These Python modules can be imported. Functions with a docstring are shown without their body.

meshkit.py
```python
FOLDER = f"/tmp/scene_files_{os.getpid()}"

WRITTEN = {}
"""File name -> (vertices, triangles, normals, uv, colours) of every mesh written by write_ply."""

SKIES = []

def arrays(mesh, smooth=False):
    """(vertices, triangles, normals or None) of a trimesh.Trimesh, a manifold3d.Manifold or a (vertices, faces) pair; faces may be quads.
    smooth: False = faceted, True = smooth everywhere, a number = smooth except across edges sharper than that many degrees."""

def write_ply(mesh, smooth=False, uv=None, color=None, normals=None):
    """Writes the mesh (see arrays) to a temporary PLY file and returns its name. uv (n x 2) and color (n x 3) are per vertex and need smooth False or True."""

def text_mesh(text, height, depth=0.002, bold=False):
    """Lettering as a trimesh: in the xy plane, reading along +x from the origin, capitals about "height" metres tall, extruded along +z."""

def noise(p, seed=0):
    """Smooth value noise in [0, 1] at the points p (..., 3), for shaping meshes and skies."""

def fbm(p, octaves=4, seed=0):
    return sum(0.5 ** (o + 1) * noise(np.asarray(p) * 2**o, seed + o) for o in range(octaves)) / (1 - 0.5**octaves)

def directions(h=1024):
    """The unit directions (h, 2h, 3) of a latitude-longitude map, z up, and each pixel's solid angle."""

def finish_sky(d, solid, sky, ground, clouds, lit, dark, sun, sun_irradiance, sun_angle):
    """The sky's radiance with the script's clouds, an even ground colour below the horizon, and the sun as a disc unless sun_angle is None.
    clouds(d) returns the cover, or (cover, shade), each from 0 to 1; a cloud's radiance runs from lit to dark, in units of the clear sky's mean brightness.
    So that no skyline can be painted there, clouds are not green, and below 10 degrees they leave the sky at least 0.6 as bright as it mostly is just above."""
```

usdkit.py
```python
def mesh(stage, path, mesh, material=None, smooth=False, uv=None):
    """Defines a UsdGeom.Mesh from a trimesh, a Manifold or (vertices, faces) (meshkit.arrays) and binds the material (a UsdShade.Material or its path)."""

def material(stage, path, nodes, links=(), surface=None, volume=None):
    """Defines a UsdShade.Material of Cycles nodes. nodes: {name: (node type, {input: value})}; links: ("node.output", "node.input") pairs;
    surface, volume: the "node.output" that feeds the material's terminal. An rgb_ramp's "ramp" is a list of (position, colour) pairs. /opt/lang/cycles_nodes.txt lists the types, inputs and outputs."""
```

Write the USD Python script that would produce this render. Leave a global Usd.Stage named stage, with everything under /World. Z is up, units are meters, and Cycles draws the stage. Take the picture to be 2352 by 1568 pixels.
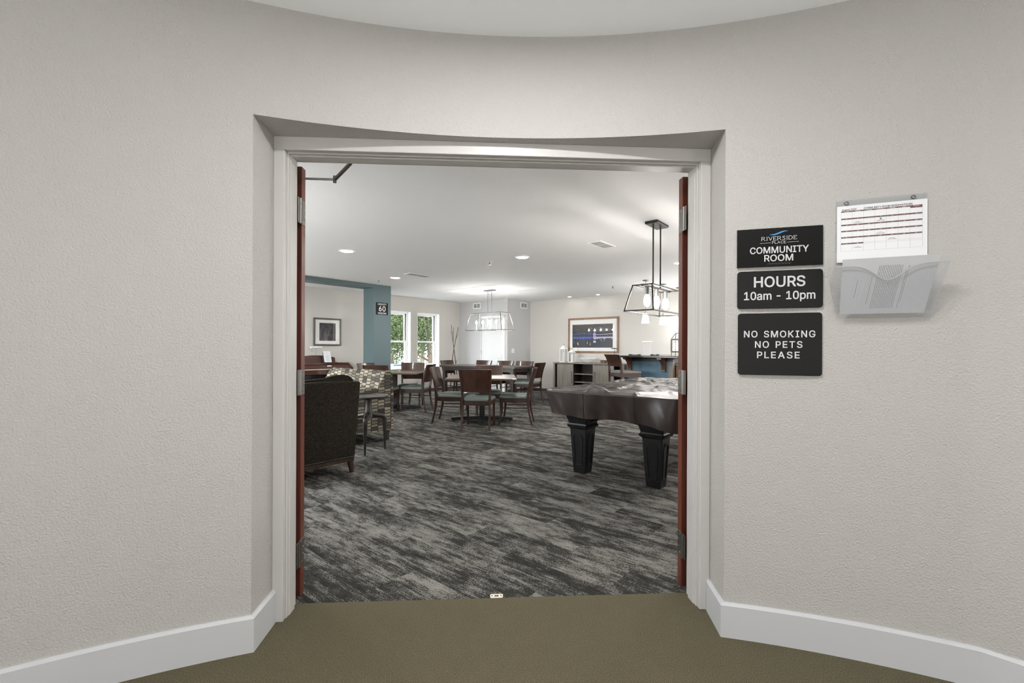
import math, random
import numpy as np, trimesh, usdkit, meshkit
from shapely.geometry import Polygon, LineString, box as sbox
from shapely.ops import unary_union
from pxr import Usd, UsdGeom, UsdLux, UsdShade, Gf, Sdf, Vt

stage = Usd.Stage.CreateInMemory()
UsdGeom.Xform.Define(stage, '/World'); UsdGeom.Scope.Define(stage, '/World/Looks')
rnd = random.Random(7); nrng = np.random.default_rng(11)

# ---------------------------------------------------------------- camera, sky, sun, exposure
ROLL = math.radians(0.23)
cam = UsdGeom.Camera.Define(stage, '/World/camera')
cr, sr = math.cos(ROLL), math.sin(ROLL)
cam.AddTransformOp().Set(Gf.Matrix4d(cr, 0, sr, 0, -sr, 0, cr, 0, 0, -1, 0, 0, 0, 0, 1.2, 1))
cam.CreateHorizontalApertureAttr(36.0); cam.CreateVerticalApertureAttr(24.0)
cam.CreateFocalLengthAttr(36.0 * 1045 / 2352)
cam.CreateVerticalApertureOffsetAttr(36.0 * 16 / 2352)
cam.CreateClippingRangeAttr(Gf.Vec2f(0.02, 500))
cam.CreateExposureAttr(0.0)
sky = UsdLux.DomeLight.Define(stage, '/World/sky_light')
sky.CreateIntensityAttr(6.5); sky.CreateColorAttr(Gf.Vec3f(0.93, 0.97, 1.0))
A_DEG = 50.0                                   # the room's u axis, degrees from +X; its v axis is 90 degrees further
sun = UsdLux.DistantLight.Define(stage, '/World/sun_light')
sun.CreateIntensityAttr(5.0); sun.CreateAngleAttr(0.6); sun.CreateColorAttr(Gf.Vec3f(1, 0.95, 0.86))
sun.AddRotateZOp().Set(5.0 + 90.0); sun.AddRotateXOp().Set(0.0)
sun.ClearXformOpOrder(); 
_s = np.array([math.cos(math.radians(5)) * .62, math.sin(math.radians(5)) * .62, .78]); _s /= np.linalg.norm(_s)
_x = np.cross([0, 0, 1.0], _s); _x /= np.linalg.norm(_x); _y = np.cross(_s, _x)
sun.AddTransformOp(opSuffix='aim').Set(Gf.Matrix4d(*_x, 0, *_y, 0, *_s, 0, 0, 0, 30, 1))
E_HALL, E_FILL, E_CAN, E_POOL, E_CHAND, E_PEND = 385.0, 52.0, 330.0, 215.0, 400.0, 30.0      # lamps, among them an added fill globe in the hall

# ---------------------------------------------------------------- small helpers
ca, sa = math.cos(math.radians(A_DEG)), math.sin(math.radians(A_DEG))
def W(u, v, z=0.0): return (u * ca - v * sa, u * sa + v * ca, z)
M44 = trimesh.transformations
def rotz(m, deg): m = m.copy(); m.apply_transform(M44.rotation_matrix(math.radians(deg), [0, 0, 1])); return m
def rotx(m, deg): m = m.copy(); m.apply_transform(M44.rotation_matrix(math.radians(deg), [1, 0, 0])); return m
def roty(m, deg): m = m.copy(); m.apply_transform(M44.rotation_matrix(math.radians(deg), [0, 1, 0])); return m
def mv(m, x=0, y=0, z=0): m = m.copy(); m.apply_translation([x, y, z]); return m
def cat(*ms):
    l = []
    for m in ms: l += list(m) if isinstance(m, (list, tuple)) else [m]
    return trimesh.util.concatenate(l)
def box(x0, x1, y0, y1, z0, z1, b=0.0):
    if b <= 0:
        m = trimesh.creation.box([x1 - x0, y1 - y0, z1 - z0]); m.apply_translation([(x0 + x1) / 2, (y0 + y1) / 2, (z0 + z1) / 2]); return m
    b = min(b, (x1 - x0) * .45, (y1 - y0) * .45, (z1 - z0) * .45); p = []
    for X, sx in ((x0, 1), (x1, -1)):
        for Y, sy in ((y0, 1), (y1, -1)):
            for Z, sz in ((z0, 1), (z1, -1)):
                p += [(X + sx * b, Y + sy * b, Z), (X + sx * b, Y, Z + sz * b), (X, Y + sy * b, Z + sz * b)]
    return trimesh.convex.convex_hull(np.array(p))
def cyl(p0, p1, r, r2=None, n=16):
    p0, p1 = np.array(p0, float), np.array(p1, float); r2 = r if r2 is None else r2
    return tube([p0, p1], [r, r2], n)
def tube(pts, rad, n=10):
    p = np.array(pts, float); rad = np.broadcast_to(rad, (len(p),)); t = np.gradient(p, axis=0); t /= np.linalg.norm(t, axis=1)[:, None]
    a = np.cross(t, [0, 0, 1.0]) if abs(t[0, 2]) < .9 else np.cross(t, [1.0, 0, 0])
    a /= np.linalg.norm(a, axis=1)[:, None] + 1e-12; b = np.cross(t, a); an = np.arange(n) * 2 * math.pi / n
    v = p[:, None] + rad[:, None, None] * (np.cos(an)[None, :, None] * a[:, None] + np.sin(an)[None, :, None] * b[:, None])
    return loft(v)
def loft(rings, closed=True, caps=True):
    v = np.asarray(rings, float); k, n = v.shape[:2]; f = []
    for i in range(k - 1):
        for j in range(n if closed else n - 1):
            a, b = i * n + j, i * n + (j + 1) % n; c, d = b + n, a + n; f += [(a, b, c), (a, c, d)]
    vv = v.reshape(-1, 3)
    if caps and closed:
        c0, c1 = len(vv), len(vv) + 1; vv = np.vstack([vv, v[0].mean(0), v[-1].mean(0)])
        for j in range(n): f += [(c0, (j + 1) % n, j), (c1, (k - 1) * n + j, (k - 1) * n + (j + 1) % n)]
    m = trimesh.Trimesh(vv, np.array(f), process=False)
    if caps and closed: 
        if m.volume < 0: m.invert()
    return m
def sect(path, w, d):
    """rectangular bar along a path in the local yz plane (x fixed): path [(x,y,z)], w across x, d along y"""
    r = []
    for (x, y, z), ww, dd in zip(path, np.broadcast_to(w, len(path)), np.broadcast_to(d, len(path))):
        c = min(ww, dd) * .18
        r.append([(x - ww/2 + c, y - dd/2, z), (x + ww/2 - c, y - dd/2, z), (x + ww/2, y - dd/2 + c, z), (x + ww/2, y + dd/2 - c, z), (x + ww/2 - c, y + dd/2, z), (x - ww/2 + c, y + dd/2, z), (x - ww/2, y + dd/2 - c, z), (x - ww/2, y - dd/2 + c, z)])
    return loft(r)
def lathe(prof, n=24, scal=None):
    """profile [(r,z)] turned about z"""
    r = []
    an = np.arange(n) * 2 * math.pi / n
    for i, (R, z) in enumerate(prof):
        k = np.ones(n) if scal is None else scal(an, i)
        r.append(np.stack([R * np.cos(an) * k, R * np.sin(an) * k, np.full(n, z)], 1))
    m = loft(r, caps=False); return m
def prism(poly, z0, z1):
    gs = poly.geoms if hasattr(poly, 'geoms') else [poly]; o = []
    for g in gs:
        m = trimesh.creation.extrude_polygon(g, z1 - z0, engine='earcut'); m.apply_translation([0, 0, z0]); o.append(m)
    return cat(o)
def upright(m):            # xy drawing -> xz plane, extrusion towards -y (faces -y)
    return rotx(m, 90)
def rrect(w, h, r): return sbox(-w/2 + r, -h/2 + r, w/2 - r, h/2 - r).buffer(r, quad_segs=6)
def text(s, w=None, h=.02, depth=.0012, bold=True, track=0.0):
    """lettering centred on the origin in the xz plane, facing -y; w = total width"""
    if track:
        x, ms = 0.0, []
        for c in s:
            if c == ' ': x += h * .42 + track; continue
            m = meshkit.text_mesh(c, h, depth, bold); b = m.bounds; ms.append(mv(m, x - b[0, 0])); x += b[1, 0] - b[0, 0] + track
        m = cat(ms)
    else:
        m = meshkit.text_mesh(s, h, depth, bold)
    b = m.bounds; m = mv(m, -(b[0, 0] + b[1, 0]) / 2, -h / 2)
    if w: m.apply_scale([w / (b[1, 0] - b[0, 0]), 1, 1])
    return upright(m)

used = {}
def numbered(parent, name):
    k = (parent, name); n = used.get(k, 0); used[k] = n + 1
    return name if n == 0 else f'{name}_{n:03d}'
def data(p, **k):
    for a, b in k.items():
        if b: p.SetCustomDataByKey({'cat': 'category'}.get(a, a), b)
def obj(name, mesh, mat, parent=None, smooth=35, **k):
    pp = '/World' if parent is None else str(parent.GetPath())
    path = pp + '/' + numbered(pp, name)
    m = usdkit.mesh(stage, path, mesh, MAT[mat] if isinstance(mat, str) else mat, smooth=smooth)
    data(m.GetPrim(), **k); return m.GetPrim()
def thing(name, label, cat_, loc=(0, 0, 0), rz=0.0, group=None, kind=None):
    x = UsdGeom.Xform.Define(stage, '/World/' + numbered('/World', name))
    x.AddTranslateOp().Set(Gf.Vec3d(*map(float, loc))); x.AddRotateZOp().Set(float(rz))
    data(x.GetPrim(), label=label, cat=cat_, group=group, kind=kind); return x.GetPrim()
def dup(src, label, loc, rz, group=None):
    name = src.GetName(); base = name[:-4] if name[-4:-3] == '_' and name[-3:].isdigit() else name
    r = thing(base, label, src.GetCustomDataByKey('category'), loc, rz, group)
    r.GetReferences().AddInternalReference(src.GetPath()); r.SetInstanceable(True); return r

# ---------------------------------------------------------------- materials
MAT = {}
def mat(name, nodes, links, surface): MAT[name] = usdkit.material(stage, '/World/Looks/' + name, nodes, links, surface=surface)
def plain(name, col, rough=.5, metal=0.0, spec=.5, coat=0.0, bump=None, var=0.0, scale=20.0, **kw):
    n = {'p': ('principled_bsdf', {'base_color': col, 'roughness': rough, 'metallic': metal, 'specular_ior_level': spec, 'coat_weight': coat, **kw})}; l = []
    n['tc'] = ('texture_coordinate', {})
    if var:
        n['nz'] = ('noise_texture', {'scale': scale, 'detail': 3.0}); l.append(('tc.object', 'nz.vector'))
        n['rp'] = ('rgb_ramp', {'ramp': [(.3, [c * (1 - var) for c in col]), (.7, [min(1, c * (1 + var)) for c in col])]})
        l += [('nz.fac', 'rp.fac'), ('rp.color', 'p.base_color')]
    if bump:
        sc, st, di = bump
        n['bz'] = ('noise_texture', {'scale': sc, 'detail': 2.0}); n['b'] = ('bump', {'strength': st, 'distance': di})
        l += [('tc.object', 'bz.vector'), ('bz.fac', 'b.height'), ('b.normal', 'p.normal')]
    mat(name, n, l, 'p.BSDF')
def wood(name, c1, c2, rough=.35, grain=(3, 40, 40), coat=0.0, spec=.5):
    n = {'tc': ('texture_coordinate', {}), 'm': ('mapping', {'scale': grain}), 'nz': ('noise_texture', {'scale': 1.0, 'detail': 5.0, 'distortion': .6}),
         'rp': ('rgb_ramp', {'ramp': [(.3, c1), (.7, c2)]}), 'p': ('principled_bsdf', {'roughness': rough, 'coat_weight': coat, 'specular_ior_level': spec})}
    mat(name, n, [('tc.object', 'm.vector'), ('m.vector', 'nz.vector'), ('nz.fac', 'rp.fac'), ('rp.color', 'p.base_color')], 'p.BSDF')
def glow(name, col, s): mat(name, {'e': ('emission', {'color': col, 'strength': s})}, [], 'e.emission')

plain('hall_paint', (.452, .441, .424), .72, spec=.3, bump=(150.0, .95, .0036))
plain('trim_paint', (.525, .515, .50), .38, spec=.4)
plain('room_paint', (.575, .555, .52), .7, spec=.3, bump=(80.0, .2, .002))
plain('grey_paint', (.50, .50, .50), .6, spec=.3)
plain('ceiling_paint', (.85, .85, .85), .8, spec=.2, bump=(30.0, .25, .004))
plain('hall_ceiling_paint', (.93, .945, .965), .8, spec=.2)
plain('white_paint', (.525, .535, .55), .4)
plain('bright_white', (.84, .84, .84), .45)
plain('closet_paint', (.60, .60, .60), .45)
plain('teal_paint', (.082, .124, .135), .5, bump=(90.0, .3, .002))
plain('blue_paint', (.070, .150, .215), .5)
plain('dark_base', (.05, .045, .04), .5)
plain('black_sign', (.016, .016, .016), .5, spec=.10)
plain('gloss_sign', (.006, .006, .006), .2, spec=.25, bump=(160.0, .12, .001))
plain('white_letter', (.54, .54, .54), .5)
plain('blue_letter', (.06, .26, .52), .4)
plain('charcoal_dots', (.05, .05, .055), .5)
plain('paper', (.74, .75, .77), .6)
plain('form_paper', (.50, .51, .53), .6); plain('notice_paper', (.60, .59, .565), .6); plain('print_pale', (.48, .48, .47), .6)
plain('paper_grey', (.55, .56, .58), .6)
plain('ink', (.07, .07, .075), .7)
plain('ink_light', (.32, .32, .33), .7)
plain('maroon_ink', (.145, .085, .085), .6)
plain('steel', (.23, .22, .205), .38, 1.0)
plain('dark_steel', (.23, .22, .21), .38, 1.0)
plain('bright_metal', (.75, .75, .75), .2, 1.0)
plain('black_metal', (.012, .012, .013), .4)
plain('bronze_metal', (.034, .030, .027), .42, .5)
plain('grey_metal', (.22, .22, .22), .35, .7)
plain('ivory', (.78, .74, .62), .45)
plain('seat_vinyl', (.112, .136, .124), .36, coat=.15)
plain('stool_vinyl', (.11, .105, .10), .42)
plain('pool_vinyl', (.021, .0130, .0105), .40, spec=.5, coat=.0, coat_roughness=.3, bump=(240.0, .12, .002))
plain('pool_black', (.008, .008, .009), .30, var=.3, scale=30)
plain('olive_carpet', (.122, .107, .069), .95, spec=.1, var=.5, scale=270.0, bump=(300.0, .8, .005))
plain('grey_top', (.24, .24, .235), .35)
plain('granite', (.03, .032, .036), .15, var=.9, scale=160)
plain('candle_wax', (.75, .73, .68), .5)
plain('dark_book', (.02, .035, .07), .5)
plain('twig_wood', (.055, .045, .038), .6)
plain('grass', (.10, .17, .04), .9, var=.4, scale=3)
plain('concrete', (.50, .50, .49), .8, var=.15); plain('garden_stone', (.24, .245, .24), .8, var=.3); plain('coping_stone', (.34, .35, .36), .7)
plain('blue_box_paint', (.02, .035, .06), .5)
plain('bark', (.11, .085, .065), .9, var=.4, scale=14)
plain('piano_black', (.012, .012, .016), .3)
plain('vent_grey', (.42, .42, .42), .5)
plain('vent_dark', (.14, .14, .14), .7)
plain('mat_board', (.80, .79, .77), .7)
plain('dark_frame', (.075, .068, .060), .4)
wood('mahogany', (.046, .0095, .0060), (.092, .021, .011), .3, (18, 18, 1.6), coat=.2)
wood('mahogany_edge', (.095, .022, .011), (.17, .042, .020), .35, (18, 18, 1.6), coat=.15)  # lighter copy of the mahogany for the lit hinge edge
wood('chair_wood', (.026, .0105, .0068), (.048, .020, .0125), .3, (30, 30, 4), coat=.25)
wood('table_wood', (.070, .045, .030), (.125, .085, .058), .32, (3, 30, 30), coat=.2)
wood('long_table_wood', (.036, .029, .026), (.075, .060, .052), .34, (3, 30, 30), coat=.2)
wood('piano_wood', (.050, .017, .012), (.078, .027, .018), .33, (2, 22, 22), coat=.15)
wood('grey_wood', (.135, .118, .098), (.225, .200, .168), .5, (26, 26, 2.2))
wood('dark_wood', (.020, .014, .010), (.040, .028, .020), .45, (3, 30, 30))
wood('frame_wood', (.17, .085, .045), (.26, .14, .08), .4, (8, 40, 40))
wood('orange_wood', (.20, .070, .022), (.30, .115, .040), .38, (16, 16, 2), coat=.2)
wood('corbel_wood', (.075, .028, .014), (.120, .050, .026), .35, (14, 14, 3), coat=.2)
wood('armchair_wood', (.035, .018, .012), (.065, .034, .022), .4, (20, 20, 3))
wood('lantern_wood', (.10, .085, .07), (.17, .15, .125), .6, (14, 14, 3))
glow('hall_lamp_glow', (1, .985, .965), E_HALL); glow('bowl_glow', (1, .99, .975), E_FILL); glow('side_globe_glow', (1, .99, .975), 24.0); glow('room_globe_glow', (1, .985, .965), 32.0); glow('far_globe_glow', (1, .985, .965), 165.0); glow('spot_glow', (1, .97, .93), 70.0); glow('can_glow', (1, .97, .93), E_CAN); glow('pool_bulb_glow', (1, .95, .88), E_POOL)  # hall, side, room and far globe glows are added fill light
glow('candle_bulb_glow', (1, .97, .92), E_CHAND); glow('shade_glow', (1, .98, .95), E_PEND)
def pane(name, tint, ior):      # front faces mirror a little; back faces only let light through
    mat(name, {'t': ('transparent_bsdf', {'color': tint}), 'g': ('glossy_bsdf', {'roughness': .03, 'color': (1, 1, 1)}), 'f': ('fresnel', {'IOR': ior}), 'ge': ('geometry', {}), 'k': ('math', {'math_type': 'subtract', 'value1': 1.0}), 'x': ('math', {'math_type': 'multiply'}), 'm': ('mix_closure', {})},
        [('ge.backfacing', 'k.value2'), ('f.fac', 'x.value1'), ('k.value', 'x.value2'), ('x.value', 'm.fac'), ('t.BSDF', 'm.closure1'), ('g.BSDF', 'm.closure2')], 'm.closure')
pane('picture_glass', (.995, .995, .995), 1.38); pane('window_glass', (.97, .98, .98), 1.4); pane('clear_glass', (.965, .97, .97), 1.3)
mat('acrylic', {'t': ('transparent_bsdf', {'color': (.97, .975, .98)}), 'd': ('principled_bsdf', {'base_color': (.50, .52, .54), 'roughness': .2}), 'm': ('mix_closure', {'fac': .20})}, [('t.BSDF', 'm.closure1'), ('d.BSDF', 'm.closure2')], 'm.closure')
mat('acrylic_edge', {'t': ('transparent_bsdf', {'color': (.9, .9, .9)}), 'd': ('principled_bsdf', {'base_color': (.55, .56, .57), 'roughness': .15}), 'm': ('mix_closure', {'fac': .6})}, [('t.BSDF', 'm.closure1'), ('d.BSDF', 'm.closure2')], 'm.closure')
mat('frosted', {'t': ('transparent_bsdf', {}), 'd': ('principled_bsdf', {'base_color': (.85, .86, .86), 'roughness': .15}), 'm': ('mix_closure', {'fac': .55})}, [('t.BSDF', 'm.closure1'), ('d.BSDF', 'm.closure2')], 'm.closure')
# leaves: three tints per leaf island, some light through
mat('leaf', {'g': ('geometry', {}), 'r': ('rgb_ramp', {'ramp': [(0, (.07, .095, .045)), (.4, (.13, .17, .07)), (.75, (.22, .265, .12)), (1, (.36, .38, .22))]}),
             'd': ('diffuse_bsdf', {}), 't': ('translucent_bsdf', {}), 'm': ('mix_closure', {'fac': .45})},
    [('g.random_per_island', 'r.fac'), ('r.color', 'd.color'), ('r.color', 't.color'), ('d.BSDF', 'm.closure1'), ('t.BSDF', 'm.closure2')], 'm.closure')
# streaked carpet planks: pattern runs along v, shifts from plank to plank
mat('grey_carpet', {'g': ('geometry', {}), 'oi': ('object_info', {}), 'sh': ('math', {'math_type': 'multiply', 'value2': 91.0}), 'cv': ('combine_xyz', {}),
    'r': ('mapping', {'rotation': (0, 0, -math.radians(A_DEG))}), 'ad': ('vector_math', {'math_type': 'add'}),
    'm1': ('mapping', {'scale': (6.0, 1.5, 0)}), 'm2': ('mapping', {'scale': (190.0, 3.5, 0)}), 'm3': ('mapping', {'scale': (210.0, 95.0, 0)}), 'm4': ('mapping', {'scale': (24.0, 8.0, 0)}),
    'n1': ('noise_texture', {'scale': 1.0, 'detail': 4.0, 'roughness': .65}), 'n2': ('noise_texture', {'scale': 1.0, 'detail': 2.0}), 'n3': ('noise_texture', {'scale': 1.0, 'detail': 1.0}), 'n4': ('noise_texture', {'scale': 1.0, 'detail': 5.0, 'roughness': .75}),
    'a1': ('math', {'math_type': 'multiply_add', 'value2': 1.06, 'value3': 0.0}), 'a2': ('math', {'math_type': 'multiply_add', 'value2': .54}), 'a3': ('math', {'math_type': 'multiply_add', 'value2': .62}), 'a4': ('math', {'math_type': 'multiply_add', 'value2': .95}),
    'a5': ('math', {'math_type': 'multiply_add', 'value2': .06}),
    'rp': ('rgb_ramp', {'ramp': [(.0, (.017, .0165, .015)), (.36, (.034, .033, .030)), (.50, (.060, .0575, .053)), (.64, (.165, .158, .146)), (1, (.27, .259, .24))]}),
    'mr': ('map_range', {'from_min': 1.26, 'from_max': 1.94, 'clamp': True}), 'p': ('principled_bsdf', {'roughness': .95, 'specular_ior_level': .1}), 'b': ('bump', {'strength': .6, 'distance': .003})},
    [('oi.random', 'sh.value1'), ('sh.value', 'cv.x'), ('sh.value', 'cv.y'), ('g.position', 'r.vector'), ('r.vector', 'ad.vector1'), ('cv.vector', 'ad.vector2'),
     ('ad.vector', 'm1.vector'), ('ad.vector', 'm2.vector'), ('ad.vector', 'm3.vector'), ('ad.vector', 'm4.vector'), ('m1.vector', 'n1.vector'), ('m2.vector', 'n2.vector'), ('m3.vector', 'n3.vector'), ('m4.vector', 'n4.vector'),
     ('n1.fac', 'a1.value1'), ('n2.fac', 'a2.value1'), ('a1.value', 'a2.value3'), ('n3.fac', 'a3.value1'), ('a2.value', 'a3.value3'), ('n4.fac', 'a4.value1'), ('a3.value', 'a4.value3'), ('oi.random', 'a5.value1'), ('a4.value', 'a5.value3'),
     ('a5.value', 'mr.value'), ('mr.result', 'rp.fac'), ('rp.color', 'p.base_color'), ('n3.fac', 'b.height'), ('b.normal', 'p.normal')], 'p.BSDF')
# dark woven upholstery
mat('dark_weave', {'tc': ('texture_coordinate', {}), 'm1': ('mapping', {'scale': (40, 40, 420)}), 'm2': ('mapping', {'scale': (420, 420, 40)}), 'n1': ('noise_texture', {'scale': 1.0, 'detail': 2.0}), 'n2': ('noise_texture', {'scale': 1.0, 'detail': 2.0}),
    'mx': ('math', {'math_type': 'maximum'}), 'rp': ('rgb_ramp', {'ramp': [(.45, (.008, .0065, .005)), (.62, (.030, .024, .017)), (.8, (.10, .085, .06))]}), 'p': ('principled_bsdf', {'roughness': .85, 'specular_ior_level': .2}), 'b': ('bump', {'strength': .5, 'distance': .002})},
    [('tc.object', 'm1.vector'), ('tc.object', 'm2.vector'), ('m1.vector', 'n1.vector'), ('m2.vector', 'n2.vector'), ('n1.fac', 'mx.value1'), ('n2.fac', 'mx.value2'), ('mx.value', 'rp.fac'), ('rp.color', 'p.base_color'), ('mx.value', 'b.height'), ('b.normal', 'p.normal')], 'p.BSDF')
# woven fabric printed with columns of pebble shapes
mat('pebble_fabric', {'tc': ('texture_coordinate', {}), 's': ('separate_xyz', {}), 'h': ('math', {'math_type': 'add'}), 'n': ('noise_texture', {'scale': 16.0, 'detail': 1.5}), 'no': ('math', {'math_type': 'multiply_add', 'value2': .024, 'value3': -.012}),
    'zz': ('math', {'math_type': 'add'}), 'c': ('combine_xyz', {}),
    'k': ('brick_texture', {'scale': 1.0, 'brick_width': .040, 'row_height': .096, 'mortar_size': .0055, 'mortar_smooth': .4, 'offset': .5, 'color1': (0, 0, 0), 'color2': (1, 1, 1), 'mortar': (.5, .5, .5), 'bias': 0.0}),
    'rp': ('rgb_ramp', {'ramp': [(0, (.030, .025, .020)), (.3, (.075, .066, .054)), (.6, (.17, .150, .118)), (1, (.29, .255, .195))]}), 'mo': ('mix', {'color2': (.016, .014, .011)}),
    'p': ('principled_bsdf', {'roughness': .8, 'specular_ior_level': .25})},
    [('tc.object', 's.vector'), ('s.x', 'h.value1'), ('s.y', 'h.value2'), ('tc.object', 'n.vector'), ('n.fac', 'no.value1'), ('s.z', 'zz.value1'), ('no.value', 'zz.value2'), ('zz.value', 'c.x'), ('h.value', 'c.y'), ('c.vector', 'k.vector'),
     ('k.color', 'rp.fac'), ('rp.color', 'mo.color1'), ('k.fac', 'mo.fac'), ('mo.color', 'p.base_color')], 'p.BSDF')

# ---------------------------------------------------------------- the hall shell
ZC, ZH = 2.57, 2.124
CC, CR = np.array([.1179, -1.4294]), 3.4301
def arc(d0, d1, n=24, R=CR): return [(CC[0] + R * math.cos(math.radians(a)), CC[1] + R * math.sin(math.radians(a))) for a in np.linspace(d0, d1, n)]
AL, AR, AE, AF = 109.55, 76.92, 63.0, 129.5          # angles of the opening's corners, the kink on the right, the far left
LC, RC, EC, FC = arc(AL, AL, 1)[0], arc(AR, AR, 1)[0], arc(AE, AE, 1)[0], arc(AF, AF, 1)[0]
FO = np.array([-1.044, 1.985]); DD = math.atan2(.115, 1.96); dx, dy = math.cos(DD), math.sin(DD); FW = 1.963
def FL(x, y): return (FO[0] + x * dx - y * dy, FO[1] + x * dy + y * dx)       # the door frame's own axes
WY = .150                                                                      # wall's room side face in those axes
KX = 2.62; KC = (KX, EC[1] - (KX - EC[0]) * 1.0)
lp = Polygon(arc(AL, AF, 40) + [FL((FC[0] - FO[0]), WY), FL(0.0, WY), FL(0.0, 0.0)])
rp_ = Polygon(arc(AR, AE, 24) + [KC, FL(KX - FO[0] + .1, WY), FL(FW, WY), FL(FW, 0.0)])
hp = Polygon(arc(AL, AR, 60) + [FL(FW, 0), FL(FW, WY), FL(0, WY), FL(0, 0)])
whall = obj('wall_front', cat(prism(lp, 0, ZC), prism(rp_, 0, ZC), prism(hp, ZH, ZC)), 'hall_paint', smooth=20, kind='structure', label='curved beige hall wall with orange peel texture around the double doorway', cat='wall')
obj('wall_hall_left', box(FC[0] - .12, FC[0], -2.7, FC[1] + .0, 0, ZC), 'hall_paint', kind='structure', label='plain beige hall wall on the left behind the camera', cat='wall')
obj('wall_hall_right', box(KX, KX + .12, -2.7, KC[1], 0, ZC), 'hall_paint', kind='structure', label='plain beige hall wall on the right behind the camera', cat='wall')
obj('wall_hall_back', box(FC[0] - .12, KX + .12, -2.82, -2.7, 0, ZC), 'hall_paint', kind='structure', label='plain beige hall wall behind the camera', cat='wall')
hallpoly = Polygon(arc(AF, AE, 90) + [KC, (KX, -2.7), (FC[0], -2.7)])
obj('ceiling_hall', prism(hallpoly.buffer(.05), ZC, ZC + .08), 'hall_ceiling_paint', kind='structure', label='white hall ceiling with a curved front edge', cat='ceiling')
TH = .147                                                                      # where the two carpets meet
obj('floor_hall', prism(unary_union([hallpoly, Polygon([LC, FL(0, 0), FL(0, TH), FL(FW, TH), FL(FW, 0), RC])]), -.04, 0.0), 'olive_carpet', kind='structure', label='olive brown hall carpet in front of the doorway', cat='carpet')
def skirting(pts, h, t, bev, name, label, m='white_paint'):
    """a board along the polyline pts, standing on its left-hand side normal"""
    p = np.array(pts, float); seg = np.diff(p, axis=0); seg /= np.linalg.norm(seg, axis=1)[:, None]; nn = np.stack([seg[:, 1], -seg[:, 0]], 1)
    off = [nn[0]] + [(nn[i] + nn[i + 1]) / (1 + nn[i] @ nn[i + 1]) for i in range(len(nn) - 1)] + [nn[-1]]
    prof = [(0, 0), (t, 0), (t, h - bev), (t - bev, h), (0, h)]
    rings = [[(q[0] + o[0] * d, q[1] + o[1] * d, z) for d, z in prof] for q, o in zip(p, off)]
    return obj(name, loft(rings), m, smooth=25, kind='structure', label=label, cat='baseboard')
skirting(([FL(0, 0)] + arc(AL, AF, 40))[::-1], .142, .017, .010, 'baseboard_left', 'tall white baseboard on the curved wall left of the doorway')
skirting([FL(FW, 0)] + arc(AR, AE, 24) + [KC], .142, .017, .010, 'baseboard_right', 'tall white baseboard on the curved wall right of the doorway')

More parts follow.
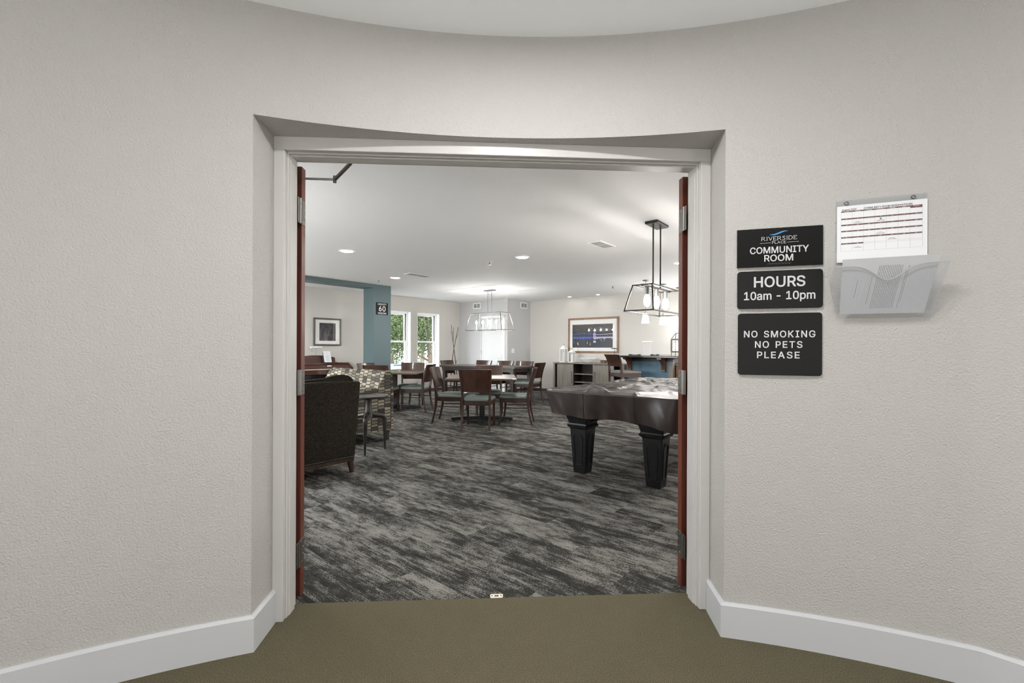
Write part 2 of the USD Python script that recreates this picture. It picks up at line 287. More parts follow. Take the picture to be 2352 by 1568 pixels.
# door frame: local axes of the frame
fr = thing('trim_1', 'beige painted frame of the double doorway', 'door frame', (FO[0], FO[1], 0), math.degrees(DD), kind='structure')
FI, FD, ZI = .046, .140, 2.066
for s in (0, 1):
    X = (lambda x: FW - x) if s else (lambda x: x)
    def bx(x0, x1, y0, y1, z0, z1, b=.002): 
        a, c = sorted((X(x0), X(x1))); return box(a, c, y0, y1, z0, z1, b)
    obj('jamb', bx(0, FI, 0, FD, 0, ZI), 'trim_paint', fr)
    obj('stop_moulding', cat(bx(FI - .001, FI + .009, .050, .105, 0, ZI - .0005), bx(FI - .001, FI + .005, .028, .052, 0, ZI - .0005)), 'trim_paint', fr)
obj('head_jamb', box(0, FW, 0, FD, ZI, ZH, .002), 'trim_paint', fr)
obj('head_stop', cat(box(FI, FW - FI, .050, .105, ZI - .009, ZI + .001, .002), box(FI, FW - FI, .028, .052, ZI - .005, ZI + .001, .002)), 'trim_paint', fr)
# door leaves, swung right back against the room side of the wall
def hinge(p, sgn, z):
    h = obj('hinge', cyl((sgn * .004, -.020, z - .06), (sgn * .004, -.020, z + .06), .0075, n=14), 'steel', p)
    obj('hinge_plate', cat(box(-.0005, .0022, -.016, .041, z - .06, z + .06, .001) if sgn > 0 else box(-.0022, .0005, -.016, .041, z - .06, z + .06, .001)), 'steel', h)
    obj('frame_plate', box(*sorted((sgn * .001, sgn * .004)), -.048, -.02, z - .06, z + .06, .001), 'steel', h)
    obj('knuckle_joints', cat([cyl((sgn * .004, -.020, z + k), (sgn * .004, -.020, z + k + .002), .0083, n=14) for k in (-.038, -.014, .012, .036)]), 'dark_steel', h)
    sc = [cyl((sgn * .002, y, z + k), (sgn * .0032, y, z + k), .0042, n=10) for y, k in ((.012, -.045), (.030, -.016), (.030, .018), (.012, .047))]
    obj('screws', cat(sc), 'bright_metal', h)
for s, lab in ((1, 'reddish mahogany door leaf on the left, swung back, edge and hinges showing'), (-1, 'reddish mahogany door leaf on the right, swung back behind the jamb')):
    hx = .047 if s > 0 else FW - .051
    x, y = FL(hx, .1865)
    d = thing('door_1' if s > 0 else 'door_2', lab, 'door', (x, y, 0), math.degrees(DD), kind='structure')
    obj('leaf', box(*sorted((0, -s * .925)), 0, .045, .012, 2.066, .003), 'mahogany', d)
    obj('edge_band', box(*sorted((-s * .001, s * .0006)), .002, .043, .014, 2.064), 'mahogany_edge', d, smooth=False, label='reddish door edge coloured lighter as if lit')  # light on the hinge edge is put into its lighter colour
    for z in (1.847, 1.035, .222): hinge(d, s, z)
    hd = obj('handle_rose', cyl((-s * .86, -.012, 1.0), (-s * .86, .057, 1.0), .027), 'steel', d)
    obj('lever', cat(cyl((-s * .86, .057, 1.0), (-s * .86, .085, 1.0), .010), box(*sorted((-s * .87, -s * .74)), .078, .092, .99, 1.01, .004)), 'steel', hd)
cl = thing('door_closer', 'grey metal folding closer arm at the top of the left door leaf', 'door closer', (FO[0], FO[1], 0), math.degrees(DD))
e1, e0, e2 = np.array([.150, .345, 2.064]), np.array([-.10, .300, 2.050]), np.array([.275, .235, 2.120])
obj('closer_body', box(-.36, -.08, .234, .31, 2.00, 2.058, .006), 'dark_steel', cl)
obj('forearm', cyl(e0, e1, .0055, n=10), 'steel', cl)
obj('main_arm', cat(cyl(e1, e1 + (e2 - e1) * .85, .0095, n=8), cyl(e1 + (e2 - e1) * .7, e2, .0065, n=8)), 'dark_steel', cl)
obj('elbow_joint', cyl(e1 - [0, 0, .016], e1 + [0, 0, .018], .009, n=12), 'steel', cl)
obj('arm_shoe', box(.25, .31, .150, .25, 2.112, 2.128, .003), 'dark_steel', cl)
sp = thing('strike_plate', 'small ivory floor strike plate where the two carpets meet', 'strike plate', (*FL(.985, .160), 0), math.degrees(DD))
pl = Polygon(rrect(.062, .030, .008).exterior.coords, [sbox(-.010, -.008, .010, .008).exterior.coords])
obj('plate', prism(pl, -.002, .004), 'ivory', sp)
obj('socket', box(-.010, .010, -.008, .008, -.003, .0015), 'dark_base', sp)
obj('rivets', cat([cyl((x, 0, .0035), (x, 0, .0052), .004, n=10) for x in (-.022, .022)]), 'steel', sp)

# ---------------------------------------------------------------- the room shell (u along A, v along B)
U0, U1, V0, V1 = .29, 10.53, -.50, 10.05
def room(m): return rotz(m, A_DEG)
def wall(name, u0, u1, v0, v1, m, label, holes=(), axis='u', z1=ZC):
    """a wall slab with openings (a0, a1, z0, z1) along its long axis"""
    if axis == 'u':
        p = sbox(u0, 0, u1, z1)
        for h in holes: p = p.difference(sbox(h[0], h[2], h[1], h[3]))
        g = mv(upright(prism(p, 0, v1 - v0)), 0, v1, 0)
    else:
        p = sbox(v0, 0, v1, z1)
        for h in holes: p = p.difference(sbox(h[0], h[2], h[1], h[3]))
        g = mv(rotz(upright(prism(p, 0, u1 - u0)), 90), u0, 0, 0)
    return obj(name, room(g), m, smooth=False, kind='structure', label=label, cat='wall')
WINB = [(6.86, 7.70), (7.92, 8.71)]; WZ0, WZ1 = .63, 2.18
wall('wall_back', U0, U1 + .2, V1, V1 + .28, 'room_paint', 'beige room wall with the two tall windows and the piano', [(a, b, WZ0, WZ1) for a, b in WINB])
WINL = [(4.0, 5.3), (5.7, 7.0), (7.3, 8.5)]
wall('wall_left', U0 - .25, U0, 2.6, V1 + .28, 'room_paint', 'beige side wall of the room hidden left of the doorway', [(a, b, .7, 2.3) for a, b in WINL], 'v')
wall('wall_far', U1, U1 + .2, V0 - .2, V1, 'room_paint', 'beige far wall behind the sideboard and the breakfast bar', (), 'v')
wall('wall_right', 3.2, U1 + .2, V0 - .2, V0, 'room_paint', 'beige side wall of the room hidden right of the doorway', ())
UB, VB = 9.50, 8.14
obj('wall_closet', room(cat(box(UB, UB + .1, VB, V1, 0, ZC), box(UB + .1, U1, VB, VB + .1, 0, ZC))), 'grey_paint', smooth=False, kind='structure', label='light grey closet walls jutting into the far corner of the room', cat='wall')
roompoly = Polygon([W(a, b)[:2] for a, b in ((U0 - .2, V0 - .15), (U1 + .1, V0 - .15), (U1 + .1, V1 + .1), (U0 - .2, V1 + .1))]).intersection(Polygon([FL(-20, TH), FL(20, TH), FL(20, 30), FL(-20, 30)]))
obj('ceiling_room', prism(roompoly, ZC + .0005, ZC + .08), 'ceiling_paint', kind='structure', label='flat white ceiling of the community room', cat='ceiling')
flo = thing('floor', 'dark grey streaked carpet planks on the floor of the room', 'carpet', kind='structure')
# planks: 0.25 x 1.0 m, laid along v; single pieces where they can be made out, one sheet beyond
PZ = 0.0
frame_line = np.array([FL(0, TH), FL(1, TH)])
near = []
for i in range(2, 60):
    u0 = .30 + .25 * i
    for j in range(-2, 12):
        v0 = -.5 + 1.0 * j + (.37 * i) % 1.0
        c = np.array(W(u0 + .125, v0 + .5)); n = math.hypot(c[0], c[1])
        if c[1] < 1.6 or n > 7.6: continue
        r = c[0] / c[1]
        if -.62 < r < .52: near.append((n, u0, v0))
near.sort()
planks = []
room_in = roompoly.buffer(-.0)
for n, u0, v0 in near[:280]:
    q = Polygon([W(u0 + .0006, v0 + .0006)[:2], W(u0 + .2494, v0 + .0006)[:2], W(u0 + .2494, v0 + .9994)[:2], W(u0 + .0006, v0 + .9994)[:2]]).intersection(room_in)
    if q.is_empty or q.area < .002 or q.geom_type != 'Polygon': continue
    obj('carpet_plank', prism(q, -.006, 0), 'grey_carpet', flo, smooth=False); planks.append(q.buffer(.003, join_style=2))
obj('carpet_backing', prism(roompoly, -.05, -.006), 'dark_base', flo, smooth=False)
obj('carpet_far', prism(roompoly.difference(unary_union(planks)), -.006, 0), 'grey_carpet', flo, smooth=False, kind='stuff')
# thin dark base strips along the far walls
def strip(a, b, name, label): return skirting([W(*a)[:2], W(*b)[:2]], .065, .010, .004, name, label, 'dark_base')
strip((U1, 8.1), (U1, 4.2), 'baseboard_far', 'thin dark base strip along the far wall'); strip((UB, V1), (UB, 9.14), 'baseboard_closet', 'thin dark base strip along the closet wall left of the closet door')
strip((U1, VB), (UB, VB), 'baseboard_niche', 'thin dark base strip along the short closet wall') if False else skirting([W(UB, VB)[:2], W(U1, VB)[:2]], .065, .010, .004, 'baseboard_niche', 'thin dark base strip along the short closet wall', 'dark_base')
strip((U0, V1), (UB, V1), 'baseboard_back', 'thin dark base strip below the two windows')

# teal portal before the piano
po = thing('wall_portal', 'teal painted beam and square column before the piano corner', 'portal', (0, 0, 0), A_DEG, kind='structure')
PV0, PV1, PC0, PC1 = 8.57, 8.96, 5.58, 6.015
obj('beam', box(U0, PC1, PV0, PV1, 2.495, ZC), 'teal_paint', po); obj('column', box(PC0, PC1, PV0, PV1, 0, 2.495), 'teal_paint', po)

# windows: deep plaster reveals, white sashes, sliding pair
def window(k, a0, a1, z0, z1, side, label, tilt=True):
    if side == 'back': w = thing(f'window_{k}', label, 'window', W((a0 + a1) / 2, V1), A_DEG, kind='structure')
    else: w = thing(f'window_{k}', label, 'window', W(U0, (a0 + a1) / 2), A_DEG + 90, kind='structure')
    h = (a1 - a0) / 2; zm = (z0 + z1) / 2 - .03
    def ring(x0, x1, z0, z1, t, y0, y1): return cat(box(x0, x0 + t, y0, y1, z0, z1, .003), box(x1 - t, x1, y0, y1, z0, z1, .003), box(x0 + t, x1 - t, y0, y1, z0, z0 + t, .003), box(x0 + t, x1 - t, y0, y1, z1 - t, z1, .003))
    obj('frame', ring(-h, h, z0, z1, .045, .13, .25), 'bright_white', w)
    lo = obj('lower_sash', ring(-h + .045, h - .045, z0 + .045, zm + .025, .042, .145, .18), 'bright_white', w)
    up = obj('upper_sash', ring(-h + .045, h - .045, zm - .02, z1 - .045, .038, .185, .22), 'bright_white', w)
    obj('pane', box(-h + .085, h - .085, .160, .164, z0 + .085, zm - .015), 'window_glass', lo); obj('pane', box(-h + .08, h - .08, .200, .204, zm + .015, z1 - .08), 'window_glass', up)
    obj('track', cat(box(-h + .044, -h + .050, .185, .215, zm + .02, z1 - .05), box(h - .050, h - .044, .150, .182, zm + .03, z1 - .05)), 'dark_base', w)
    obj('sill', box(-h - .0, h + .0, -.025, .14, z0, z0 + .02, .004), 'bright_white', w)
    obj('reveal', cat(box(-h, -h + .012, 0, .14, z0 + .02, z1), box(h - .012, h, 0, .14, z0 + .02, z1), box(-h + .012, h - .012, 0, .14, z1 - .012, z1)), 'bright_white', w)
window(1, *WINB[0], WZ0, WZ1, 'back', 'tall white sash window partly hidden by the teal column')
window(2, *WINB[1], WZ0, WZ1, 'back', 'tall white sash window between the column and the twig sculpture')
for k, (a, b) in enumerate(WINL): window(3 + k, a, b, .7, 2.3, 'left', ('wide window in the left wall nearest the doorway', 'middle wide window in the hidden left wall', 'wide window in the left wall nearest the piano')[k])

# closet door in the grey wall
cd = thing('door_3', 'white closet door with silver knob in the light grey wall', 'door', W(UB, 8.70), A_DEG + 90, kind='structure')   # local x = B, y = -A
obj('leaf', box(-.40, .40, .001, .012, .01, 2.05, .002), 'closet_paint', cd)
obj('casing', cat(box(-.475, -.405, 0, .022, 0, 2.12, .003), box(.415, .435, 0, .008, 0, 2.12, .003), box(-.475, .435, 0, .022, 2.055, 2.12, .003)), 'bright_white', cd)
obj('gap', box(.401, .414, 0, .006, 0, 2.055), 'vent_dark', cd)  # dark strip painted in for the shadow line beside the leaf
kn = obj('rosette', cyl((-.33, .012, .95), (-.33, .02, .95), .032), 'bright_metal', cd)
obj('lever', cat(cyl((-.33, .02, .95), (-.33, .055, .95), .012), box(-.33, -.22, .045, .062, .94, .96, .005)), 'bright_metal', kn)
obj('door_hinge', cat(*[cyl((.408, .014, z), (.408, .014, z + .10), .007) for z in (.25, 1.05, 1.80)]), 'steel', cd)
ls = thing('light_switch', 'white double light switch plate on the short grey closet wall', 'light switch', W(9.74, VB, 1.135), A_DEG)
obj('plate', box(-.06, .06, -.006, 0, -.06, .06, .002), 'bright_white', ls)
for x in (-.025, .025): obj('rocker', box(x - .012, x + .012, -.010, -.005, -.03, .03, .002), 'paper', ls)

# vents and sprinklers
def vent(name, lab, w, h, loc, rz, tilt, group=None):
    t = thing(name, lab, 'vent', loc, rz, group)
    def T(m): return m if tilt == 'wall' else rotx(m, 90)       # wall: faces -y; ceiling: faces -z
    fr_ = cat(box(-w/2, w/2, -.012, 0, h/2 - .025, h/2, .003), box(-w/2, w/2, -.012, 0, -h/2, -h/2 + .025, .003), box(-w/2, -w/2 + .025, -.012, 0, -h/2 + .025, h/2 - .025, .003), box(w/2 - .025, w/2, -.012, 0, -h/2 + .025, h/2 - .025, .003))
    obj('frame', T(fr_), 'bright_white', t); obj('backing', T(box(-w/2 + .02, w/2 - .02, -.003, 0, -h/2 + .02, h/2 - .02)), 'vent_dark', t)
    n = 7
    for k in range(n):
        z = -h/2 + .025 + (h - .05) * (k + .5) / n
        obj('louvre', T(mv(rotx(box(-w/2 + .024, w/2 - .024, -.008, .0, -.004, .004), -25), 0, -.003, z)), 'vent_grey', t)
    obj('mullion', T(box(-.006, .006, -.011, 0, -h/2 + .024, h/2 - .024)), 'bright_white', t)
vent('wall_vent', 'white wall vent high on the grey closet wall above the door', .30, .17, W(UB, 9.31, 2.435), A_DEG - 90, 'wall')
vent('wall_vent', 'white wall vent high on the short grey closet wall above the switch', .30, .17, W(10.22, VB, 2.435), A_DEG, 'wall')
vent('ceiling_vent', 'flat white ceiling vent near the left recessed lights', .50, .20, W(5.39, 6.83, ZC), A_DEG, 'ceiling')
vent('ceiling_vent', 'flat white ceiling vent left of the pool table lamp', .42, .20, W(5.32, 2.94, ZC), A_DEG, 'ceiling')
for lab, (u, v) in (('small sprinkler head on the ceiling between two recessed lights', (5.26, 4.88)), ('small sprinkler head on the ceiling near the teal beam', (5.24, 7.87)), ('small sprinkler head on the ceiling left of the bar pendants', (8.97, 4.68))):
    t = thing('sprinkler_head', lab, 'sprinkler', W(u, v, ZC))
    obj('escutcheon', lathe([(.0, -.010), (.030, -.010), (.048, -.004), (.050, 0)]), 'bright_white', t); obj('nozzle', cat(cyl((0, 0, -.050), (0, 0, -.006), .010, n=10), cyl((0, 0, -.056), (0, 0, -.050), .024, n=12)), 'grey_metal', t)
def can_light(lab, loc, r, glowm='can_glow'):
    t = thing('recessed_light', lab, 'ceiling light', loc)
    obj('trim_ring', lathe([(r, -.004), (r + .006, -.007), (r + .02, -.005), (r + .022, 0)], 28), 'bright_white', t)
    obj('lens', mv(cyl((0, 0, -.0035), (0, 0, -.001), r, n=28)), glowm, t)
for lab, (u, v), r in (('large recessed ceiling light nearest the left door leaf', (3.44, 5.955), .082), ('large recessed ceiling light in the middle of the ceiling', (5.34, 4.285), .082), ('recessed ceiling light before the left ceiling vent', (5.345, 7.47), .08),
                       ('small recessed spotlight above the left half of the bridge picture', (10.19, 6.57), .04), ('small recessed spotlight above the right half of the bridge picture', (10.18, 5.72), .04), ('recessed ceiling light at the right door leaf edge', (7.264, 2.617), .075)):
    can_light(lab, W(u, v, ZC), r, 'spot_glow' if r < .05 else 'can_glow')
can_light('round recessed ceiling light of the hall overhead', (.08, .97, ZC), .095, 'hall_lamp_glow')
def fill_globe(label, x, y, zc, gm, r=.19):  # unseen globe lamps, added only to brighten hall and room
    hb = thing('floor_lamp', label, 'fill lamp', (x, y, 0))
    obj('base', lathe([(.001, 0), (.16, 0), (.16, .015), (.02, .03), (.001, .03)], 28), 'steel', hb); obj('pole', cyl((0, 0, .02), (0, 0, zc - r + .01), .012), 'steel', hb)
    obj('globe', lathe([(.001, zc - r)] + [(r * math.sin(a), zc - r * math.cos(a)) for a in np.linspace(.15, math.pi - .02, 18)], 28), gm, hb)
fill_globe('added white globe fill lamp, unseen in the hall behind the camera', .15, -.95, 1.21, 'bowl_glow')
fill_globe('added white globe fill lamp, unseen at the left side of the hall', -1.45, -.95, 1.15, 'side_globe_glow')
fill_globe('added white globe fill lamp, unseen at the right side of the hall', 2.0, -.95, 1.15, 'side_globe_glow')
fill_globe('added white globe fill lamp in the hidden seating corner left of the doorway', *W(1.05, 4.75)[:2], 1.55, 'room_globe_glow')
fill_globe('added white globe fill lamp by the hidden wall right of the pool table', *W(5.6, .35)[:2], 1.55, 'room_globe_glow')
fill_globe('added white globe fill lamp in the piano corner hidden behind the left door leaf', *W(1.0, 9.35)[:2], 1.50, 'far_globe_glow')
fill_globe('added white globe fill lamp in the hidden kitchen corner right of the bar', *W(9.4, .9)[:2], 1.50, 'far_globe_glow')

# ---------------------------------------------------------------- signs on the hall wall
def on_wall(s, z, off=0.0):
    """place on the curved wall: s = metres along the wall (grows to the left), local -y faces the hall"""
    a = s / CR; return ((CC[0] + (CR - off) * math.cos(a), CC[1] + (CR - off) * math.sin(a), z), math.degrees(a) - 90)
def sign(name, label, s, z, w, h, r, face):
    loc, rz = on_wall(s, z, .0035); t = thing(name, label, 'sign', loc, rz)
    pl = upright(prism(rrect(w, h, r) if r else sbox(-w/2, -h/2, w/2, h/2), 0, .009)); obj('plate', pl, face, t, smooth=20); return t
SF = -.0088
def put(m, x, z): return mv(m, x, SF, z)
s1 = sign('room_sign', 'glossy black community room sign with blue wave emblem, topmost of the three', 4.405, 1.6165, .310, .157, 0, 'gloss_sign')
obj('room_name', cat(put(text('COMMUNITY', .2125, .0255), -.001, -.0105), put(text('ROOM', .105, .0255), -.002, -.0435)), 'white_letter', s1, smooth=False)
def serif(word, h, w):
    """thin lettering with serifs, drawn as strokes"""
    S = {'R': ([[(0, 0), (0, 1)], [(0, 1), (.4, 1), (.58, .87), (.58, .66), (.4, .52), (0, .52)], [(.3, .52), (.7, 0)]], [(0, 0), (0, 1), (.7, 0)], .72),
         'I': ([[(.1, 0), (.1, 1)]], [(.1, 0), (.1, 1)], .2), 'V': ([[(0, 1), (.36, 0), (.72, 1)]], [(0, 1), (.72, 1)], .72),
         'E': ([[(0, 0), (0, 1)], [(0, 1), (.55, 1), (.55, .9)], [(0, .52), (.42, .52)], [(0, 0), (.58, 0), (.58, .12)]], [(0, 0), (0, 1)], .58),
         'S': ([[(.52, .82), (.5, .94), (.3, 1), (.08, .92), (.05, .72), (.26, .54), (.5, .36), (.5, .1), (.28, 0), (.05, .08), (.02, .22)]], [], .54),
         'D': ([[(0, 0), (0, 1)], [(0, 1), (.35, 1), (.62, .85), (.74, .5), (.62, .15), (.35, 0), (0, 0)]], [(0, 0), (0, 1)], .76),
         'P': ([[(0, 0), (0, 1)], [(0, 1), (.4, 1), (.58, .87), (.58, .64), (.4, .5), (0, .5)]], [(0, 0), (0, 1)], .6), 'L': ([[(0, 0), (0, 1)], [(0, 0), (.52, 0), (.52, .14)]], [(0, 0), (0, 1)], .54),
         'A': ([[(0, 0), (.38, 1), (.76, 0)], [(.16, .36), (.6, .36)]], [(0, 0), (.76, 0)], .76), 'C': ([[(.72, .82), (.6, .96), (.36, 1), (.12, .85), (.02, .5), (.12, .15), (.36, 0), (.6, .04), (.72, .18)]], [(.72, .84)], .74)}
    x, gs = 0.0, []
    for c in word:
        st, sf, wd = S[c]
        gs += [LineString([(x + a, b) for a, b in k]).buffer(.055, cap_style=2) for k in st] + [sbox(x + a - .12, b - .03, x + a + .12, b + .03) for a, b in sf]; x += wd + .27
    g = unary_union(gs); m = prism(g, 0, .0012); b = m.bounds; m = mv(m, -(b[0, 0] + b[1, 0]) / 2, -.5); m.apply_scale([w / (b[1, 0] - b[0, 0]), h, 1]); return upright(m)
obj('emblem_lettering', cat(put(serif('RIVERSIDE', .0145, .130), -.001, .0360), put(serif('PLACE', .0098, .052), -.001, .0195), put(upright(prism(sbox(-.0705, -.0006, -.0295, .0006), 0, .0012)), 0, .0185), put(upright(prism(sbox(.0285, -.0006, .070, .0006), 0, .0012)), 0, .0185)), 'white_letter', s1, smooth=False)
wx = np.linspace(0, 1, 40); wc = np.stack([-.033 + .064 * wx, .0058 * np.sin((wx - .52) * math.pi * 1.25) * (1 + .2 * wx)], 1); wt = .0009 + .0024 * np.sin(wx * math.pi) ** 1.2
obj('wave_emblem', put(upright(prism(Polygon(list(wc + np.stack([0 * wx, wt], 1)) + list((wc - np.stack([0 * wx, wt], 1))[::-1])), 0, .0012)), -.001, .0570), 'blue_letter', s1, smooth=False)
obj('braille_dots', cat([put(mv(cyl((0, 0, 0), (0, -.0012, 0), .0011, n=8), x, 0, z), 0, 0) for i, x in enumerate(np.linspace(-.042, .042, 30)) for j, z in enumerate((-.0640, -.0665, -.0690)) if (i * 7 + j * 5) % 4]), 'charcoal_dots', s1, smooth=False)
s2 = sign('hours_sign', 'matte black opening hours sign with rounded corners, middle of the three', 4.404, 1.4445, .308, .154, .012, 'black_sign')
obj('lettering', cat(put(text('HOURS', .186, .041), 0, .032), put(text('10am - 10pm', .258, .032), -.001, -.0245)), 'white_letter', s2, smooth=False)
s3 = sign('rules_sign', 'matte black sign on smoking and pets, lowest of the three', 4.4035, 1.2215, .303, .253, .012, 'black_sign')
obj('lettering', cat(put(text('NO SMOKING', .258, .026, track=.007), -.001, .0415), put(text('NO PETS', .172, .026, track=.007), -.003, -.0010), put(text('PLEASE', .154, .026, track=.007), -.004, -.0435)), 'white_letter', s3, smooth=False)

# calendar in a clear wall holder
SC = 4.0625
loc, rz = on_wall(SC, 0, .004)
ca_t = thing('calendar_holder', 'clear acrylic sheet screwed to the wall around the calendar page', 'holder', loc, rz)
obj('sheet', box(-.141, .141, -.0035, 0, 1.535, 1.785, .0005), 'acrylic', ca_t)
for x in (-.108, .100): 
    sc = obj('screw', mv(lathe([(0, -.0000), (.0075, .0005), (.006, .004), (.0, .0055)], 14), 0, 0, 0), 'steel', ca_t)
    UsdGeom.Xformable(sc).AddTransformOp().Set(Gf.Matrix4d(1, 0, 0, 0, 0, 0, 1, 0, 0, -1, 0, 0, x, -.0035, 1.773, 1))
loc, rz = on_wall(SC, 0, .0085)
ct = thing('calendar_page', 'white room reservations calendar page for August with maroon week bars', 'calendar', loc, rz)
PX0, PX1, PZ0, PZ1 = -.140, .141, 1.541, 1.762
obj('page', box(PX0, PX1, -.0008, 0, PZ0, PZ1), 'paper', ct)
pr, bars, nums, notes = [], [], [], []
def cp(m, x, z, y=-.0009): return mv(m, x, y, z)
pr += [cp(text('COMMUNITY ROOM RESERVATIONS', .150, .0066, .0003), .022, 1.7475), cp(text('August 2020', .047, .0065, .0003), -.100, 1.7470)]
gx = np.linspace(-.126, .126, 8); rows = [1.7375, 1.7085, 1.6845, 1.6605, 1.6360, 1.6120]
def bar(x0, x1, z0, z1): return box(x0, x1, -.0012, -.0007, z0, z1)
for i, z in enumerate(rows):
    x1 = gx[2] if i == 5 else gx[-1]
    bars.append(bar(gx[0], x1, z, z + (.0052 if i else .0048)))
bars.append(bar(gx[6], gx[7], rows[0] - .0052, rows[0] + .001))
for k, d in enumerate(('Sunday', 'Monday', 'Tuesday', 'Wednesday', 'Thursday', 'Friday', 'Saturday')): nums.append(cp(text(d, None, .0030, .0003), (gx[k] + gx[k + 1]) / 2, rows[0] + .0024, -.0012))
day = 1; nums.append(cp(text('1', None, .003, .0003), (gx[6] + gx[7]) / 2, rows[0] - .0026, -.0012))
for i in range(1, 6):
    for k in range(7):
        day += 1
        if day > 31: break
        nums.append(cp(text(str(day), None, .0030, .0003), (gx[k] + gx[k + 1]) / 2, rows[i] + .0026, -.0012))
lines = [box(x - .0002, x + .0002, -.0010, -.0007, 1.585, rows[0]) for x in gx] + [box(gx[0], gx[-1], -.0010, -.0007, 1.5850, 1.5854), box(gx[2], gx[-1], -.0010, -.0007, 1.6120, 1.6124), box(gx[2], gx[-1], -.0010, -.0007, 1.6170, 1.6174)]
for c, i in ((1, 1), (3, 1), (3, 3), (4, 4), (1, 5)):
    xm = (gx[c] + gx[c + 1]) / 2; z = rows[i] - .0125
    for q in range(4): notes.append(box(xm - .007 + q * .0036, xm - .0045 + q * .0036, -.0010, -.0007, z + .0022, z + .0034))
    for q in range(7): notes.append(box(xm - .0130 + q * .0038, xm - .0103 + q * .0038, -.0010, -.0007, z - .0022, z - .0006))
notes.append(cp(upright(prism(LineString([(.002, .002), (0, .003), (-.0028, .0), (0, -.0028), (.0026, -.0015), (-.001, 0), (.0024, .0006)]).buffer(.0006), 0, .0003)), (gx[3] + gx[4]) / 2, rows[1] - .0052))
obj('title', cat(pr), 'ink', ct, smooth=False); obj('week_bars', cat(bars), 'maroon_ink', ct, smooth=False); obj('day_numbers', cat(nums), 'white_letter', ct, smooth=False)
obj('grid_lines', cat(lines), 'ink_light', ct, smooth=False); obj('booking_notes', cat(notes), 'ink', ct, smooth=False)
# clear file pocket below, leaning out at the top
loc, rz = on_wall(SC, 0, .004)
fp = thing('file_pocket', 'clear acrylic wall pocket with wavy front edge below the calendar', 'file pocket', loc, rz)
def P(u, k, d=0.0):
    """point of the leaning front: u across -1..1, k height 0..1"""
    x = u * (.146 + .022 * k); y = -.034 - .072 * k - d; z = 1.333 + .177 * k; return (x, y, z)
us = np.linspace(-1, 1, 49); top = 1.0 - .30 * np.exp(-((us + .02) / .34) ** 2) - .03 * (us < -.5) * (1 - np.cos((us + .5) * 4)) * 0
obj('front', loft([[P(u, 0) for u in us], [P(u, t * .5) for u, t in zip(us, top)], [P(u, t) for u, t in zip(us, top)]], closed=False, caps=False), 'acrylic', fp, smooth=30)
tubep = [P(u, t, .0015) for u, t in zip(us, top)]; obj('rolled_rim', tube(tubep, .0020, 8), 'acrylic_edge', fp)
for sgn in (-1, 1):
    obj('side', trimesh.Trimesh([(sgn * .143, 0, 1.345), (sgn * .146, -.034, 1.333), (sgn * .168, -.106, 1.510), (sgn * .165, 0, 1.470)], [[0, 1, 2], [0, 2, 3]], process=False), 'acrylic', fp, smooth=False)
obj('bottom', loft([[(-.146, y, z), (.146, y, z)] for y, z in ((0, 1.322), (-.012, 1.322), (-.026, 1.326), (-.034, 1.333))], closed=False, caps=False), 'acrylic', fp)
pg = thing('printed_form', 'printed form lying sideways in the clear wall pocket', 'paper', loc, rz)
def Q(x, t, d=0.0): return (x - .008, -.028 - .081 * t - d, 1.338 + .198 * t)
obj('sheet', loft([[Q(x0, t), Q(x1, t), Q(x1, t, .0008), Q(x0, t, .0008)] for t, x0, x1 in ((0, -.128, .131), (1, -.138, .149))]), 'form_paper', pg, smooth=False)
tx, lt = [], []
rq = random.Random(3)
for i in range(46):
    x = -.105 + i * .0052 + (.004 if i > 26 else 0)
    if i in (1, 3, 5, 6, 12, 27, 30): continue
    dense = 13 <= i <= 26; bold_ = i in (2, 10, 28, 29)
    a, b = (.10, .86) if dense else ((.30, .62) if i == 2 else (.08 + .2 * rq.random(), .50 + .35 * rq.random()))
    t = a
    while t < b:
        l = rq.uniform(.012, .035); xx = x + .018 * t
        w_ = .0011 if (dense or bold_) else .0006
        (tx if dense or bold_ else lt).append(loft([[Q(xx + .018 * (q - t), q, .0008), Q(xx + w_ + .018 * (q - t), q, .0008), Q(xx + w_ + .018 * (q - t), q, .0011), Q(xx + .018 * (q - t), q, .0011)] for q in (t, min(t + l, b))]))
        t += l + (.006 if dense or bold_ else .012)
obj('dark_print', cat(tx), 'ink', pg, smooth=False); obj('light_print', cat(lt), 'ink_light', pg, smooth=False)

# ---------------------------------------------------------------- chairs
def smooth_path(pts, n=14):
    from scipy.interpolate import CubicSpline
    p = np.array(pts, float); t = np.linspace(0, 1, len(p)); return CubicSpline(t, p)(np.linspace(0, 1, n))
def cushion(w0, w1, d, z0, z1, y0, n=26):
    """rounded trapezoid seat pad, w0 wide at the back (y0), w1 at the front, domed"""
    P_ = Polygon([(-w0/2, y0), (w0/2, y0), (w1/2, y0 + d), (-w1/2, y0 + d)]).buffer(-.03).buffer(.03, quad_segs=5)
    pts = np.array([P_.exterior.interpolate(k / 56, normalized=True).coords[0] for k in range(56)]); c = pts.mean(0)
    R = []
    for k, z in ((.975, z0), (1.0, z0 + (z1 - z0) * .18), (1.0, z0 + (z1 - z0) * .42), (.965, z0 + (z1 - z0) * .66), (.87, z0 + (z1 - z0) * .84), (.66, z0 + (z1 - z0) * .95), (.35, z1), (.02, z1 + .001)):
        q = c + (pts - c) * k; R.append(np.column_stack([q, np.full(len(q), z)]))
    return loft(R)
